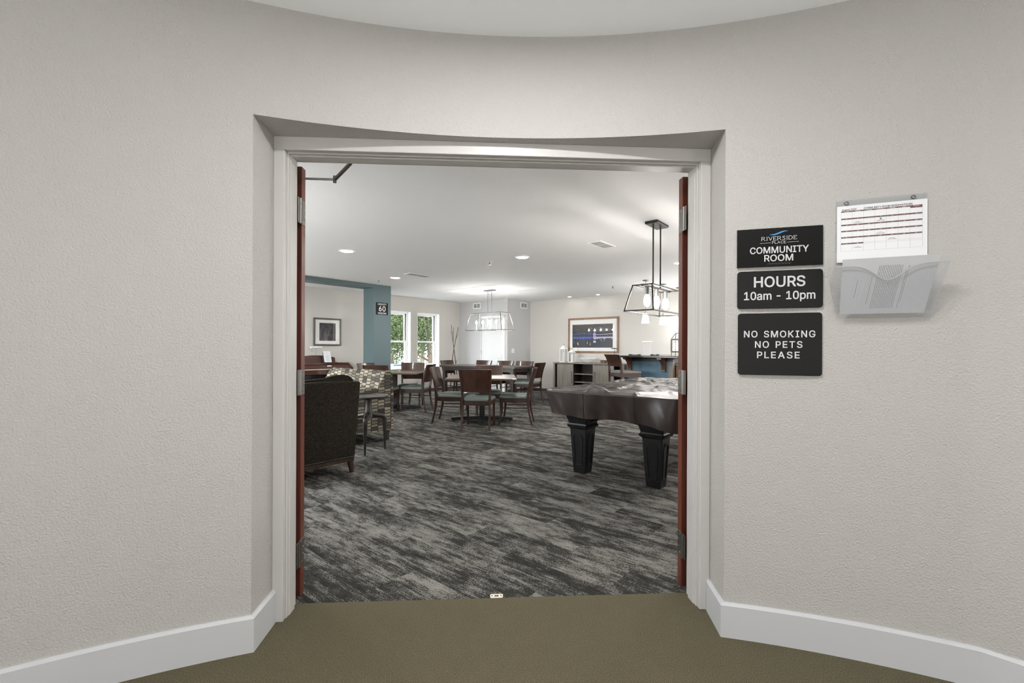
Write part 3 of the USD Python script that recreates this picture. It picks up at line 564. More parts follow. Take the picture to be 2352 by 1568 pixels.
def make_chair(name, label, loc, rz, group, H=0.0, woodm='chair_wood', vinyl='seat_vinyl', cat_='chair', top=.885):
    t = thing(name, label, cat_, loc, rz, group)
    s = .43 + H
    obj('seat', cushion(.405, .465, .45, s - .012, s + .052, -.21), vinyl, t)
    obj('seat_piping', cat([tube(np.column_stack([q, np.full(len(q), s - .004)]), .004, 6) for q in [np.array([Polygon([(-.2025, -.21), (.2025, -.21), (.2325, .24), (-.2325, .24)]).buffer(-.03).buffer(.032).exterior.interpolate(k / 40, normalized=True).coords[0] for k in range(41)])]]), vinyl, t)
    obj('apron', cat(box(-.205, .205, .20, .222, s - .075, s - .012, .003), box(-.185, .185, -.215, -.193, s - .075, s - .012, .003),
                     *[loft([[(sx * .188, -.20, z0), (sx * .208, -.20, z0), (sx * .208, -.20, z1), (sx * .188, -.20, z1)] for z0, z1 in [(s - .075, s - .012)]] + [[(sx * .198, .21, s - .075), (sx * .218, .21, s - .075), (sx * .218, .21, s - .012), (sx * .198, .21, s - .012)]]) for sx in (-1, 1)]), woodm, t)
    for sx in (-1, 1):
        rp = smooth_path([(sx * .208, -.275 - .25 * H, 0), (sx * .205, -.225, .22 + H * .6), (sx * .204, -.208, s), (sx * .214, -.238, s + .22), (sx * .232, -.305, top)], 18)
        obj('rear_leg', sect(rp, [.030] * 18, np.linspace(.030, .030, 18) + .016 * np.exp(-((rp[:, 2] - s) / .16) ** 2)), woodm, t)
        fp_ = smooth_path([(sx * .208, .215 + .03, 0), (sx * .206, .205, .2 + H * .5), (sx * .204, .205, s - .012)], 8)
        obj('front_leg', sect(fp_, np.linspace(.027, .036, 8), np.linspace(.026, .036, 8)), woodm, t)
        zs = .235 + H * .45
        obj('stretcher', tube([(sx * .204, -.222, zs + .03), (sx * .205, .205, zs + .03)], .0085, 8), woodm, t)
        
    if H: obj('foot_rail', cat(box(-.2, .2, .205, .23, .26, .295, .004), box(-.2, .2, -.24, -.22, .33, .35, .004)), woodm, t)
    R = []                                             # curved back panel between the posts
    for z in np.linspace(s + .125, top + .004, 7):
        k = (z - s) / (top - s); hw = .196 + .036 * max(0, k) ** 1.3; yc = np.interp(z, [s, s + .22, top], [-.205, -.240, -.307])
        x = np.linspace(-hw, hw, 15); bow = -.038 * (1 - (x / hw) ** 2) + .012
        R.append(np.vstack([np.column_stack([x, yc + bow - .009, np.full(15, z)]), np.column_stack([x, yc + bow + .009, np.full(15, z)])[::-1]]))
    obj('backrest', loft(R), woodm, t)
    return t
proto = None
def chair(x, y, facing, label, group):
    global proto
    if proto is None: proto = make_chair('dining_chair', label, (x, y, 0), facing - 90, group)
    else: dup(proto, label, (x, y, 0), facing - 90, group)
def bistro_table(label, x, y, size, rz, post_rz=0.0):
    t = thing('pedestal_table', label, 'table', (x, y, 0), rz)
    h = size / 2
    obj('tabletop', box(-h, h, -h, h, .705, .738, .006), 'table_wood', t)
    obj('top_plate', box(-.2, .2, -.2, .2, .690, .705, .002), 'black_metal', t)
    obj('column', cat(box(-.045, .045, -.045, .045, .045, .692, .006), box(-.06, .06, -.06, .06, .03, .06, .006)), 'black_metal', t)
    for k, a in enumerate((0, 90, 180, 270)):
        arm = loft([[(x_, -w_, z0), (x_, w_, z0), (x_, w_, z1), (x_, -w_, z1)] for x_, w_, z0, z1 in ((.0, .042, .030, .092), (.25, .038, .028, .085), (.47, .034, .024, .068), (.505, .030, .027, .062))])
        f = obj('foot', rotz(arm, a + post_rz), 'black_metal', t)
        obj('glide', rotz(cyl((.465, 0, 0), (.465, 0, .024), .022, n=12), a + post_rz), 'dark_base', f)
    return t
bistro_table('square pedestal table in the centre, ringed by four chairs', -.49, 7.50, 1.10, 1.5)
G1 = 'chairs around the centre square table'
chair(-.505, 6.93, 84, 'dining chair nearest the doorway, its back turned, at the centre square table', G1)
chair(-.98, 7.47, -7, 'dining chair left of the centre table facing right', G1)
chair(.07, 7.33, 173, 'dining chair right of the centre table facing left, back edge on', G1)
chair(-.40, 7.93, -88, 'dining chair on the far side of the centre table, behind the nearest one', G1)
bistro_table('square pedestal table left of the centre one, before the left window', -2.31, 8.97, 1.06, 1.0)
G2 = 'chairs around the left square table'
chair(-1.85, 8.79, 171, 'dining chair right of the left table facing left', G2)
chair(-2.07, 9.315, -86, 'dining chair beyond the left table, below the windows', G2)
chair(-2.40, 8.46, 80, 'dark dining chair whose top shows above the patterned loveseat', G2)
chair(-2.73, 9.20, -26, 'dining chair turned towards us before the teal column, left of the left table', G2)
# long table
TX, TY, TR = -.62, 11.02, 57.0
lt_ = thing('long_table', 'long dark dining table under the far chandelier', 'table', (TX, TY, 0), TR)
obj('tabletop', box(-.45, .45, -1.1, 1.1, .735, .785, .006), 'long_table_wood', lt_)
obj('apron', cat(box(-.40, -.375, -1.0, 1.0, .66, .735, .002), box(.375, .40, -1.0, 1.0, .66, .735, .002), box(-.40, .40, -1.0, -.975, .66, .735, .002), box(-.40, .40, .975, 1.0, .66, .735, .002)), 'long_table_wood', lt_)
for sx in (-1, 1):
    for sy in (-1, 1): obj('leg', box(sx * .36 - .05, sx * .36 + .05, sy * 1.0 - .042, sy * 1.0 + .042, 0, .735, .006), 'long_table_wood', lt_)
te = lambda p, q: (TX + p * math.cos(math.radians(TR)) - q * math.sin(math.radians(TR)), TY + p * math.sin(math.radians(TR)) + q * math.cos(math.radians(TR)))
G3 = 'chairs around the long table'
chair(-.88, 11.53, 237, 'left one of the three dining chairs beyond the long table', G3)
chair(-.322, 11.17, 237, 'middle one of the three dining chairs beyond the long table', G3)
chair(.150, 10.875, 237, 'right one of the three dining chairs beyond the long table', G3)
chair(-1.43, 11.58, 327, 'reddish dining chair at the left end of the long table, beside the twigs', G3)
chair(.36, 10.10, 150, 'reddish dining chair at the right end of the long table, back turned', G3)

# ---------------------------------------------------------------- pool table
pt = thing('pool_table', 'pool table with black panelled legs under a brown vinyl cover', 'pool table', W(4.86, 1.96), A_DEG)
LU, LV = 1.22, .66                                    # half length, half width of the rail body
obj('cabinet', box(-LU + .10, LU - .10, -LV + .10, LV - .10, .56, .74, .01), 'pool_black', pt)
obj('rails', prism(rrect(2 * LU, 2 * LV, .10), .74, .795), 'pool_black', pt)
def pool_leg(sx, sy):
    cx, cy = sx * 1.0, sy * .37
    def ringz(h, z): c = h * .08; return [(cx + a * h, cy + b * h, z) for a, b in ((-1 + .08, -1), (1 - .08, -1), (1, -1 + .08), (1, 1 - .08), (1 - .08, 1), (-1 + .08, 1), (-1, 1 - .08), (-1, -1 + .08))]
    g = obj('leg', loft([ringz(h, z) for h, z in ((.064, 0), (.067, .03), (.069, .05), (.092, .43))]), 'pool_black', pt, smooth=20)
    obj('capital', loft([ringz(h, z) for h, z in ((.092, .428), (.112, .445), (.116, .458), (.108, .466), (.102, .48), (.125, .56))]), 'pool_black', g, smooth=20)
    for k in range(4):                                 # arched raised moulding on each face
        w0, w1, z0, z1 = .040, .052, .075, .385
        out = [(-w0, z0), (w0, z0)] + [(w1 * math.cos(a), z1 - w1 * .8 + w1 * .8 * math.sin(a)) for a in np.linspace(0, math.pi, 12)]
        pg_ = Polygon(out); pr_ = upright(prism(pg_.difference(pg_.buffer(-.006)), 0, .008))
        sl = math.degrees(math.atan2(.023, .38)); pr_ = mv(rotx(mv(pr_, 0, 0, -.05), sl), 0, -.0675, .05)
        obj('panel_moulding', mv(rotz(pr_, 90 * k), cx, cy, 0), 'pool_black', g, smooth=False)
for sx in (-1, 1):
    for sy in (-1, 1): pool_leg(sx, sy)
def arch(l, x0):
    o = [(-l, .57), (l, .57), (l, .47)] + [(l * .82 * math.cos(a), .455 + .085 * math.sin(a)) for a in np.linspace(0, math.pi, 20)] + [(-l, .47)]
    return Polygon(o)
for sx in (-1, 1): obj('end_arch', mv(rotz(upright(prism(arch(.37, 0), -.02, .02)), 90), sx * 1.0, 0, 0), 'pool_black', pt, smooth=25)
for sy in (-1, 1): obj('side_arch', mv(upright(prism(arch(1.0, 0), -.02, .02)), 0, sy * .37, 0), 'pool_black', pt, smooth=25)
# the cover
cv = thing('pool_cover', 'wrinkled dark brown vinyl cover draped over the pool table', 'cover', W(4.86, 1.96), A_DEG)
NP = 420
def loop(hu, hv, r): 
    q = rrect(2 * hu, 2 * hv, r).exterior; return np.array([q.interpolate(k / NP, normalized=True).coords[0] for k in range(NP)])
EH = LU + .012, LV + .012
base = loop(*EH, .09); nxt = np.roll(base, -1, 0) - np.roll(base, 1, 0); nor = np.stack([nxt[:, 1], -nxt[:, 0]], 1); nor /= np.linalg.norm(nor, axis=1)[:, None]
if (nor * base).sum() < 0: nor = -nor
per = np.arange(NP) / NP
cornr = np.exp(-((np.abs(base[:, 0]) - EH[0]) / .16) ** 2 - ((np.abs(base[:, 1]) - EH[1]) / .16) ** 2)
def wr(x, y):
    a = np.deg2rad(28); p = np.stack([x * math.cos(a) + y * math.sin(a), -x * math.sin(a) + y * math.cos(a), 0 * x], -1)
    n1 = meshkit.fbm(p * [1.3, 4.2, 1] + [3, 1, 0], 3, 5); n2 = meshkit.fbm(p[..., [1, 0, 2]] * [2.2, 5.0, 1] + [9, 4, 0], 3, 8)
    r1 = np.maximum(0, 1 - np.abs(n1 - .5) * 7.5); r2 = np.maximum(0, 1 - np.abs(n2 - .5) * 9)
    return .020 * r1 ** 1.5 + .012 * r2 ** 1.6 + .006 * n1
rings = []
for k in np.concatenate([[.02], np.linspace(.05, .985, 70)]):
    q = base * k; f = min(1, (1 - k) / .025); rings.append(np.column_stack([q, .800 + wr(q[:, 0], q[:, 1]) * f]))
for a in np.linspace(0, math.pi / 2, 6): rings.append(np.column_stack([base + nor * .012 * math.sin(a), np.full(NP, .800 - .012 + .012 * math.cos(a))]))
fold = .012 * np.sin(per * 2 * math.pi * 23 + 3 * np.sin(per * 2 * math.pi * 5)) + .012 * np.sin(per * 2 * math.pi * 9 + 1.0)
nr_ = (base[:, 0] < 0) & (base[:, 1] < 0)                       # this corner's cloth hangs out in a fold, the others are tucked
cr2 = cornr * np.where(nr_, .050 + .040 * np.sin(np.arctan2(base[:, 1] * EH[0], base[:, 0] * EH[1]) * 14), -.050)
hem = .565 - .045 * cornr * nr_ + .010 * np.sin(per * 2 * math.pi * 11)
for t_ in np.linspace(.06, 1, 18):
    z = .788 + (hem - .788) * t_; off = .012 + fold * t_ ** 1.1 + .004 * np.sin(per * 2 * math.pi * 57 + 6 * t_) * t_ - .035 * t_ * (1 - cornr) + cr2 * np.where(nr_, np.sin(t_ * math.pi * .75), t_)
    rings.append(np.column_stack([base + nor * off[:, None], z]))
obj('vinyl_sheet', loft(rings, caps=False), 'pool_vinyl', cv, smooth=True)
# seams: thin raised welts down the skirt
RG = np.array(rings); seams = []
for (hu, hv) in ((-EH[0], .22), (-EH[0], -.28), (-.35, EH[1]), (.45, EH[1]), (-.35, -EH[1]), (.45, -EH[1]), (EH[0], .22), (EH[0], -.22)):
    j = int(np.argmin(np.hypot(base[:, 0] - hu, base[:, 1] - hv))); seams.append(tube(RG[-24:, j] + np.r_[nor[j] * .001, 0], .0035, 6))
obj('seam_welts', cat(seams), 'pool_vinyl', cv)

# ---------------------------------------------------------------- hanging lamps
def frame_edges(tl, tw, bl, bw, zt, zb, r):
    T = [(-tl/2, -tw/2, zt), (tl/2, -tw/2, zt), (tl/2, tw/2, zt), (-tl/2, tw/2, zt)]; B_ = [(-bl/2, -bw/2, zb), (bl/2, -bw/2, zb), (bl/2, bw/2, zb), (-bl/2, bw/2, zb)]
    def bar(p, q):
        p, q = np.array(p), np.array(q); d = q - p; L = np.linalg.norm(d); m = box(-r, r, -r, r, -r, L + r, r * .3); m.apply_transform(trimesh.geometry.align_vectors([0, 0, 1], d / L)); m.apply_translation(p); return m
    return [bar(T[i], T[(i + 1) % 4]) for i in range(4)], [bar(B_[i], B_[(i + 1) % 4]) for i in range(4)], [bar(T[i], B_[i]) for i in range(4)]
pl_ = thing('pool_lamp', 'black open frame pendant lamp with three large bulbs over the pool table', 'pendant lamp', W(4.82, 1.985, 0), A_DEG)
zt, zb = 1.862, 1.593
t4, b4, s4 = frame_edges(.74, .21, .92, .31, zt, zb, .0068)
obj('upper_frame', cat(t4), 'bronze_metal', pl_); obj('lower_frame', cat(b4), 'bronze_metal', pl_)
for m in s4: obj('corner_bar', m, 'bronze_metal', pl_)
obj('spine', box(-.37, .37, -.012, .012, zt - .012, zt + .010, .002), 'bronze_metal', pl_)
obj('ceiling_plate', box(-.155, .155, -.07, .07, ZC - .028, ZC, .003), 'bronze_metal', pl_)
for x in (-.10, .10): obj('rod', cyl((x, 0, zt), (x, 0, ZC - .02), .008, n=10), 'bronze_metal', pl_)
for x in (-.25, 0, .25):
    so = obj('socket', lathe([(.0, zt - .012), (.024, zt - .012), (.024, zt - .085), (.02, zt - .09), (0, zt - .09)], 18), 'grey_metal', pl_) if False else obj('socket', mv(cyl((0, 0, zt - .09), (0, 0, zt - .012), .023, n=18), x), 'grey_metal', pl_)
    obj('bulb', mv(lathe([(.001, zt - .088), (.020, zt - .092), (.030, zt - .115), (.036, zt - .15), (.033, zt - .185), (.022, zt - .208), (.008, zt - .220), (.001, zt - .222)], 20), x), 'pool_bulb_glow', so)
ch = thing('chandelier', 'slender grey frame chandelier with five candle bulbs over the long table', 'chandelier', (-.53, 10.70, 0), A_DEG + 90)
zt, zb = 2.025, 1.625
t4, b4, s4 = frame_edges(.95, .32, 1.15, .46, zt, zb, .006)
obj('upper_frame', cat(t4), 'grey_metal', ch); obj('lower_frame', cat(b4), 'grey_metal', ch)
for m in s4: obj('corner_bar', m, 'grey_metal', ch)
obj('candle_rail', cat(box(-.48, .48, -.010, .010, zb + .004, zb + .018, .002), box(-.01, .01, -.225, .225, zb - .004, zb + .008)), 'grey_metal', ch)
obj('ceiling_plate', cat(box(-.15, .15, -.055, .055, ZC - .022, ZC, .004)), 'grey_metal', ch)
for x in (-.062, .062): obj('rod', cat(cyl((x, 0, zb + .01), (x, 0, ZC - .02), .0055, n=8)), 'grey_metal', ch)
for x in np.linspace(-.43, .43, 5):
    c = obj('candle_sleeve', cat(cyl((x, 0, zb + .015), (x, 0, zb + .15), .011, n=12), cyl((x, 0, zb + .015), (x, 0, zb + .022), .022, n=14)), 'candle_wax', ch)
    obj('bulb', mv(lathe([(.001, zb + .150), (.012, zb + .152), (.022, zb + .175), (.024, zb + .195), (.013, zb + .228), (.001, zb + .245)], 14), x), 'candle_bulb_glow', c)
GP = 'glass pendants over the breakfast bar'
for lab, (u, v) in (('left glass pendant lamp over the breakfast bar', (8.636, 3.784)), ('middle glass pendant lamp over the breakfast bar', (9.383, 3.726)), ('right glass pendant lamp over the breakfast bar, at the door edge', (10.134, 3.66))):
    t = thing('bar_pendant', lab, 'pendant lamp', W(u, v, 0), 0, GP)
    obj('canopy', mv(lathe([(.001, ZC - .022), (.055, ZC - .020), (.062, ZC - .008), (.062, ZC)]), 0), 'grey_metal', t); obj('cord', cyl((0, 0, 1.94), (0, 0, ZC - .02), .0045, n=8), 'grey_metal', t)
    obj('socket', cyl((0, 0, 1.895), (0, 0, 1.95), .018, .012, n=14), 'grey_metal', t)
    obj('glass_shade', lathe([(.022, 1.905), (.045, 1.900), (.052, 1.885), (.078, 1.715), (.073, 1.715), (.047, 1.885), (.02, 1.897)], 10), 'shade_glow', t, smooth=20)
# ---------------------------------------------------------------- seating by the door
ac = thing('armchair', 'dark woven armchair seen from behind beside the left door leaf', 'armchair', W(2.035, 3.99), A_DEG)
def panel(hw0, hw1, y0, y1, th, z0, z1, bowz=0.0, nx=17, nz=7, bev=.02):
    """upholstered slab: half width hw0..hw1, back face y0 (bottom) .. y1 (top), th thick, top edge bowed"""
    R = []
    for k in np.r_[0, np.linspace(.02, .97, nz), .99, 1.0]:
        z = z0 + (z1 - z0) * k; hw = hw0 + (hw1 - hw0) * k; yy = y0 + (y1 - y0) * k; s = bev * (1 - math.sqrt(max(0, 1 - max(0, (k - .97) / .03) ** 2))) if k > .97 else 0
        x = np.linspace(-hw + s, hw - s, nx); zz = z - bowz * k * (x / hw) ** 2
        c = np.minimum(bev, np.maximum(0, 0)) ; e = np.ones(nx) * 0; e[0] = e[-1] = bev * .6
        R.append(np.vstack([np.column_stack([x, yy + s + e, zz]), np.column_stack([x, yy + th - s - e, zz])[::-1]]))
    return loft(R)
obj('outer_back', panel(.365, .392, .0, -.055, .10, .145, .892, .012), 'dark_weave', ac)
def arm_mesh(sx): return box(*sorted((sx * .285, sx * .375)), .05, .74, .145, .60, .035)
for sx in (-1, 1): obj('arm', arm_mesh(sx), 'dark_weave', ac)
cush = []
for k, z in ((.0, .42), (.5, .70), (.86, .87), (.96, .905), (1.0, .915)):
    x = np.linspace(-.30, .335, 21); top_ = .030 * np.exp(-((x - .21) / .12) ** 2) - .03 * np.maximum(0, (x - .28) / .055) ** 2 - .018 * np.maximum(0, -x / .3)
    th = .15 * (1 - k ** 6 * .75); cush.append(np.vstack([np.column_stack([x, np.full(21, .02 - .03 * k), z + top_ * k]), np.column_stack([x, np.full(21, .02 + th - .03 * k), z + top_ * k])[::-1]]))
obj('back_cushion', loft(cush), 'dark_weave', ac); obj('seat_cushion', box(-.285, .285, .10, .76, .28, .46, .05), 'dark_weave', ac)
obj('seat_base', box(-.365, .365, .03, .72, .145, .30, .02), 'dark_weave', ac)
obj('wooden_rail', cat(box(-.362, .362, .008, .04, .108, .147, .003), box(-.362, .362, .69, .72, .108, .147, .003), box(-.362, -.33, .03, .70, .108, .147, .003), box(.33, .362, .03, .70, .108, .147, .003)), 'armchair_wood', ac)
for sx in (-1, 1):
    for y_, s in ((.04, -1), (.68, 1)):
        q = [(sx * .335 + sx * .010, y_ + s * .015, 0), (sx * .335, y_, .11)]; obj('leg', sect(q, [.034, .052], [.034, .052]), 'armchair_wood', ac)
obj('nail_trim', cat([trimesh.creation.icosphere(1, .0045).apply_translation([x, -.001, .156]) for x in np.linspace(-.36, .36, 58)]), 'dark_steel', ac, kind='stuff')
side = thing('side_table', 'small round dark metal side table between the dark armchair and the patterned loveseat', 'side table', (-1.665, 5.28, 0), 38)
obj('tabletop', lathe([(.001, .640), (.222, .640), (.226, .650), (.230, .650), (.231, .640), (.220, .628), (.05, .622), (.001, .622)], 40), 'bronze_metal', side)
obj('post', lathe([(.001, .385), (.055, .40), (.050, .44), (.038, .50), (.033, .56), (.035, .60), (.055, .623), (.001, .624)], 20), 'bronze_metal', side)
for a in (0, 120, 240):
    pth = smooth_path([(0.02, 0, .45), (.045, 0, .425), (.11, 0, .412), (.175, 0, .398), (.196, 0, .36), (.197, 0, .24), (.200, 0, .12), (.205, 0, 0)], 24)
    obj('leg', rotz(tube(pth, np.r_[np.linspace(.042, .030, 8), np.linspace(.029, .026, 6), np.linspace(.025, .009, 10)], 10), a), 'bronze_metal', side)
lv = thing('loveseat', 'loveseat in tan and grey pebble patterned fabric behind the side table', 'loveseat', W(3.57, 5.73), A_DEG + 90)      # local x = B, y = -A (its front)
LB = [(.0, .14), (.004, .55), (.018, .86), (.032, .893), (.062, .906), (.10, .900), (.135, .872), (.25, .66), (.30, .52), (.32, .30), (.32, .14)]
obj('back', loft([[(x, .03 + (y_ - .03) * f, .5 + (z_ - .5) * f) for y_, z_ in LB] for x, f in ((-.705, .97), (-.69, 1.0), (.69, 1.0), (.705, .97))]), 'pebble_fabric', lv)
def larm(sx):
    R = []
    for y_, g in ((0, -.012), (.015, 0), (.45, 0), (.84, 0), (.86, -.014)):
        w, z1 = .082 + g, .70 + g; an = np.linspace(0, math.pi, 11); R.append([(sx * .64 + w, y_, .14)] + [(sx * .64 + w * math.cos(a), y_, z1 - .06 + .06 * math.sin(a)) for a in an] + [(sx * .64 - w, y_, .14)])
    return loft(R)
for sx in (-1, 1): obj('arm', larm(sx), 'pebble_fabric', lv)
obj('seat_base', box(-.56, .56, .33, .84, .14, .30, .02), 'pebble_fabric', lv)
for sx in (-1, 1): obj('seat_cushion', box(*sorted((sx * .005, sx * .55)), .33, .86, .30, .45, .05), 'pebble_fabric', lv)
for sx in (-1, 1):
    for y_ in (.055, .79): obj('leg', sect([(sx * .64, y_, 0), (sx * .64, y_, .145)], [.05, .07], [.05, .07]), 'dark_wood', lv)

# ---------------------------------------------------------------- the piano corner
pn = thing('upright_piano', 'reddish brown digital piano with arched music rest against the left wall', 'piano', W(4.95, 10.02), A_DEG)
obj('back_panel', box(-.70, .70, -.10, -.02, .12, .83, .004), 'piano_wood', pn)
obj('top_deck', box(-.715, .69, -.37, -.02, .832, .862, .005), 'piano_wood', pn)
obj('fallboard', loft([[(x, -.36, .832), (x, -.485, .752), (x, -.465, .740), (x, -.34, .80)] for x in (-.67, .67)]), 'piano_wood', pn, smooth=False)
obj('keybed', box(-.70, .70, -.50, -.10, .615, .715, .005), 'piano_wood', pn)
obj('key_slip', box(-.68, .68, -.512, -.492, .708, .724, .004), 'frame_wood', pn)
kb = obj('white_keys', cat([box(-.66 + i * .0254, -.66 + i * .0254 + .0244, -.49, -.36, .715, .735, .001) for i in range(52)]), 'ivory', pn, kind='stuff')
for sx in (-1, 1): obj('cheek', rotz(mv(upright(prism(Polygon([(-.52, .60), (-.10, .60), (-.10, .845), (-.365, .845), (-.49, .765), (-.52, .755)]), -.018, .018)), 0, 0, 0), 90).apply_translation([sx * .685, 0, 0]) if True else None, 'piano_wood', pn, smooth=False)
for sx in (-1, 1): obj('front_leg', box(sx * .66 - .035, sx * .66 + .035, -.49, -.42, 0, .615, .008), 'piano_wood', pn)
obj('lower_panel', box(-.66, .66, -.14, -.10, .12, .61, .003), 'piano_black', pn)
obj('foot_rail', box(-.69, .69, -.30, -.02, .02, .10, .005), 'piano_wood', pn)
ar = [(-.50, 0), (.44, 0), (.44, .115)] + [(x, .115 + .055 * (1 - ((x + .03) / .47) ** 2)) for x in np.linspace(.42, -.48, 18)] + [(-.50, .115)]
mr = obj('music_rest', mv(rotx(upright(prism(Polygon(ar), 0, .015)), -14), 0, -.20, .862), 'piano_wood', pn, smooth=False)
obj('rest_ledge', box(-.50, .47, -.245, -.20, .862, .874, .003), 'piano_wood', pn)
obj('label_card', mv(rotx(box(-.05, .05, -.001, .001, -.018, .018), -32), .18, -.428, .792), 'paper', pn)
pll = thing('piano_lamp', 'small desk lamp with horizontal white shade on the piano', 'lamp', W(4.985, 9.93, .862), A_DEG)
obj('base', lathe([(.001, 0), (.06, 0), (.06, .012), (.02, .02), (.001, .02)]), 'grey_metal', pll); obj('stem', cyl((0, 0, .015), (0, 0, .33), .006), 'grey_metal', pll)
obj('shade', mv(roty(loft([[(.032 * math.cos(a), .032 * math.sin(a), z) for a in np.linspace(-.2, math.pi + .2, 12)] + [(.028 * math.cos(a), .028 * math.sin(a), z) for a in np.linspace(math.pi + .2, -.2, 12)] for z in (-.14, .14)]), 90), 0, -.03, .335) if False else box(-.14, .14, -.06, .01, .325, .362, .014), 'bright_white', pll)
sh = thing('sheet_music', 'white printed card propped against a dark folder on the piano', 'paper', W(5.12, 9.72, .8625), A_DEG)
obj('card', mv(rotx(box(-.085, .085, -.0015, .0015, 0, .26), -18), .03, -.04, .012), 'paper', sh)
obj('folder', loft([[(-.055 - .0, -.03, .012), (-.055, .05, .012), (-.052, .05, .012), (-.052, -.03, .012)], [(-.055, .038, .25), (-.055, .046, .25), (-.052, .046, .25), (-.052, .038, .25)]]), 'dark_book', sh)
obj('print', cat([mv(rotx(box(-.05 + .02 * (i % 2), .05 - .015 * (i % 3), -.0019, -.0014, .03 + i * .018, .034 + i * .018), -18), .03, -.04, .012) for i in range(8)] + [mv(rotx(box(-.012, .008, -.0019, -.0014, .21, .222), -18), .03, -.04, .012)]), 'ink_light', sh)
def framed(name, label, loc, rz, w, h, fw, art, fm, artm, extra=None, pane_=True):
    t = thing(name, label, 'picture', loc, rz)
    def rect(a, b, c, d): return sbox(a, b, c, d)
    o = rect(-w/2, -h/2, w/2, h/2); i = rect(-w/2 + fw, -h/2 + fw, w/2 - fw, h/2 - fw)
    obj('frame', cat(*[m for m in (box(-w/2, w/2, -.035, 0, h/2 - fw, h/2, .004), box(-w/2, w/2, -.035, 0, -h/2, -h/2 + fw, .004), box(-w/2, -w/2 + fw, -.035, 0, -h/2 + fw, h/2 - fw, .004), box(w/2 - fw, w/2, -.035, 0, -h/2 + fw, h/2 - fw, .004))]), fm, t)
    obj('mat_board', mv(upright(prism(i.difference(rect(*art)), 0, .003)), 0, -.016, 0), 'mat_board', t, smooth=False)
    pr_ = obj('print', box(art[0] - .004, art[2] + .004, -.0150, -.0130, art[1] - .004, art[3] + .004), artm, t)
    if extra: extra(pr_)
    if pane_: obj('glazing', box(-w/2 + fw, w/2 - fw, -.0245, -.023, -h/2 + fw, h/2 - fw), 'picture_glass', t)
    return t
mat('grass_print', {'tc': ('texture_coordinate', {}), 'n': ('noise_texture', {'scale': 4.0, 'detail': 3.0, 'distortion': 1.0}), 'rp': ('rgb_ramp', {'ramp': [(.3, (.015, .018, .024)), (.55, (.06, .048, .05)), (.75, (.20, .16, .16))]}), 'p': ('principled_bsdf', {'roughness': .6})},
    [('tc.object', 'n.vector'), ('n.fac', 'rp.fac'), ('rp.color', 'p.base_color')], 'p.BSDF')
mat('night_print', {'tc': ('texture_coordinate', {}), 's': ('separate_xyz', {}), 'mr': ('map_range', {'from_min': -.3, 'from_max': .3}), 'rp': ('rgb_ramp', {'ramp': [(0, (.010, .020, .040)), (.35, (.006, .010, .020)), (.55, (.012, .014, .022)), (.75, (.03, .03, .032)), (1, (.035, .033, .032))]}), 'p': ('principled_bsdf', {'roughness': .5})},
    [('tc.object', 's.vector'), ('s.z', 'mr.value'), ('mr.result', 'rp.fac'), ('rp.color', 'p.base_color')], 'p.BSDF')
plain('print_blue', (.06, .12, .62), .5); plain('print_lilac', (.52, .48, .72), .5); plain('print_amber', (.80, .50, .16), .5); plain('print_white', (.8, .8, .85), .5); plain('print_grey', (.26, .26, .29), .6)
def grass_art(p):
    q = random.Random(5); b = []
    for i in range(16):
        x0, x1, c = q.uniform(-.16, .0), q.uniform(-.15, .12), q.uniform(-.08, .08); t = np.linspace(0, 1, 9); xs = np.clip(x0 + (x1 - x0) * t + c * np.sin(t * math.pi), -.19, .185); zs = -.2 + .38 * t * q.uniform(.55, 1.0)
        b.append(tube(np.column_stack([xs, np.full(9, -.0150), zs]), .0011, 5))
    obj('grass_blades', cat(b), 'print_grey', p)
framed('small_picture', 'square dark framed print of grasses above the piano', W(5.315, V1 - .002, 1.564), A_DEG, .665, .635, .036, (-.195, -.205, .20, .205), 'dark_frame', 'grass_print', grass_art)
def bridge_art(p):
    q = random.Random(9); bl, li, am, wh, gy = [], [], [], [], []
    def mk(x, z, w, h): return box(x - w/2, x + w/2, -.0156, -.0150, z - h/2, z + h/2)
    for i in range(34):
        x = -.575 + i * .0345
        if x > .60: break
        m = bl if x < .02 else li
        m.append(mk(x, .030 + .012 * math.sin(i * .2), .031, .012)); h_ = .030 + .036 * q.random(); m.append(mk(x, -.042 - h_ / 2, .027, h_))
        if i % 2: (bl if x < .02 else gy).append(mk(x + .01, -.012, .005, .05))
    for k in range(7): li.append(mk(.06 + k * .012 - .04, -.02 + .0 * k, .006, .22 - abs(k - 3) * .03))
    li += [mk(.06, .12, .07, .035), mk(.06, -.17, .075, .05)]
    for x, z in ((-.46, -.21), (-.44, -.235), (-.16, -.20), (-.07, -.23)): am.append(mk(x, z, .016, .06))
    for x, z in ((-.48, .15), (-.45, .165), (-.12, .165), (-.03, .185)): am.append(mk(x, z, .012, .012))
    for x in (.25, .34): wh.append(mk(x, -.13, .006, .06))
    obj('blue_lights', cat(bl), 'print_blue', p); obj('lilac_lights', cat(li), 'print_lilac', p); obj('amber_lights', cat(am), 'print_amber', p); obj('white_lights', cat(wh), 'print_white', p); obj('grey_lights', cat(gy), 'print_grey', p)
framed('bridge_picture', 'large wood framed print of a lit bridge at night above the sideboard', W(U1 - .002, 6.06, 1.556), A_DEG - 90, 1.50, .93, .048, (-.62, -.325, .585, .29), 'frame_wood', 'night_print', bridge_art)
t = thing('capacity_sign', 'dark capacity 60 persons sign on the teal column', 'sign', W(5.785, PV0, 2.055), A_DEG)
obj('plate', box(-.15, .15, -.012, 0, -.132, .132, .004), 'black_sign', t)
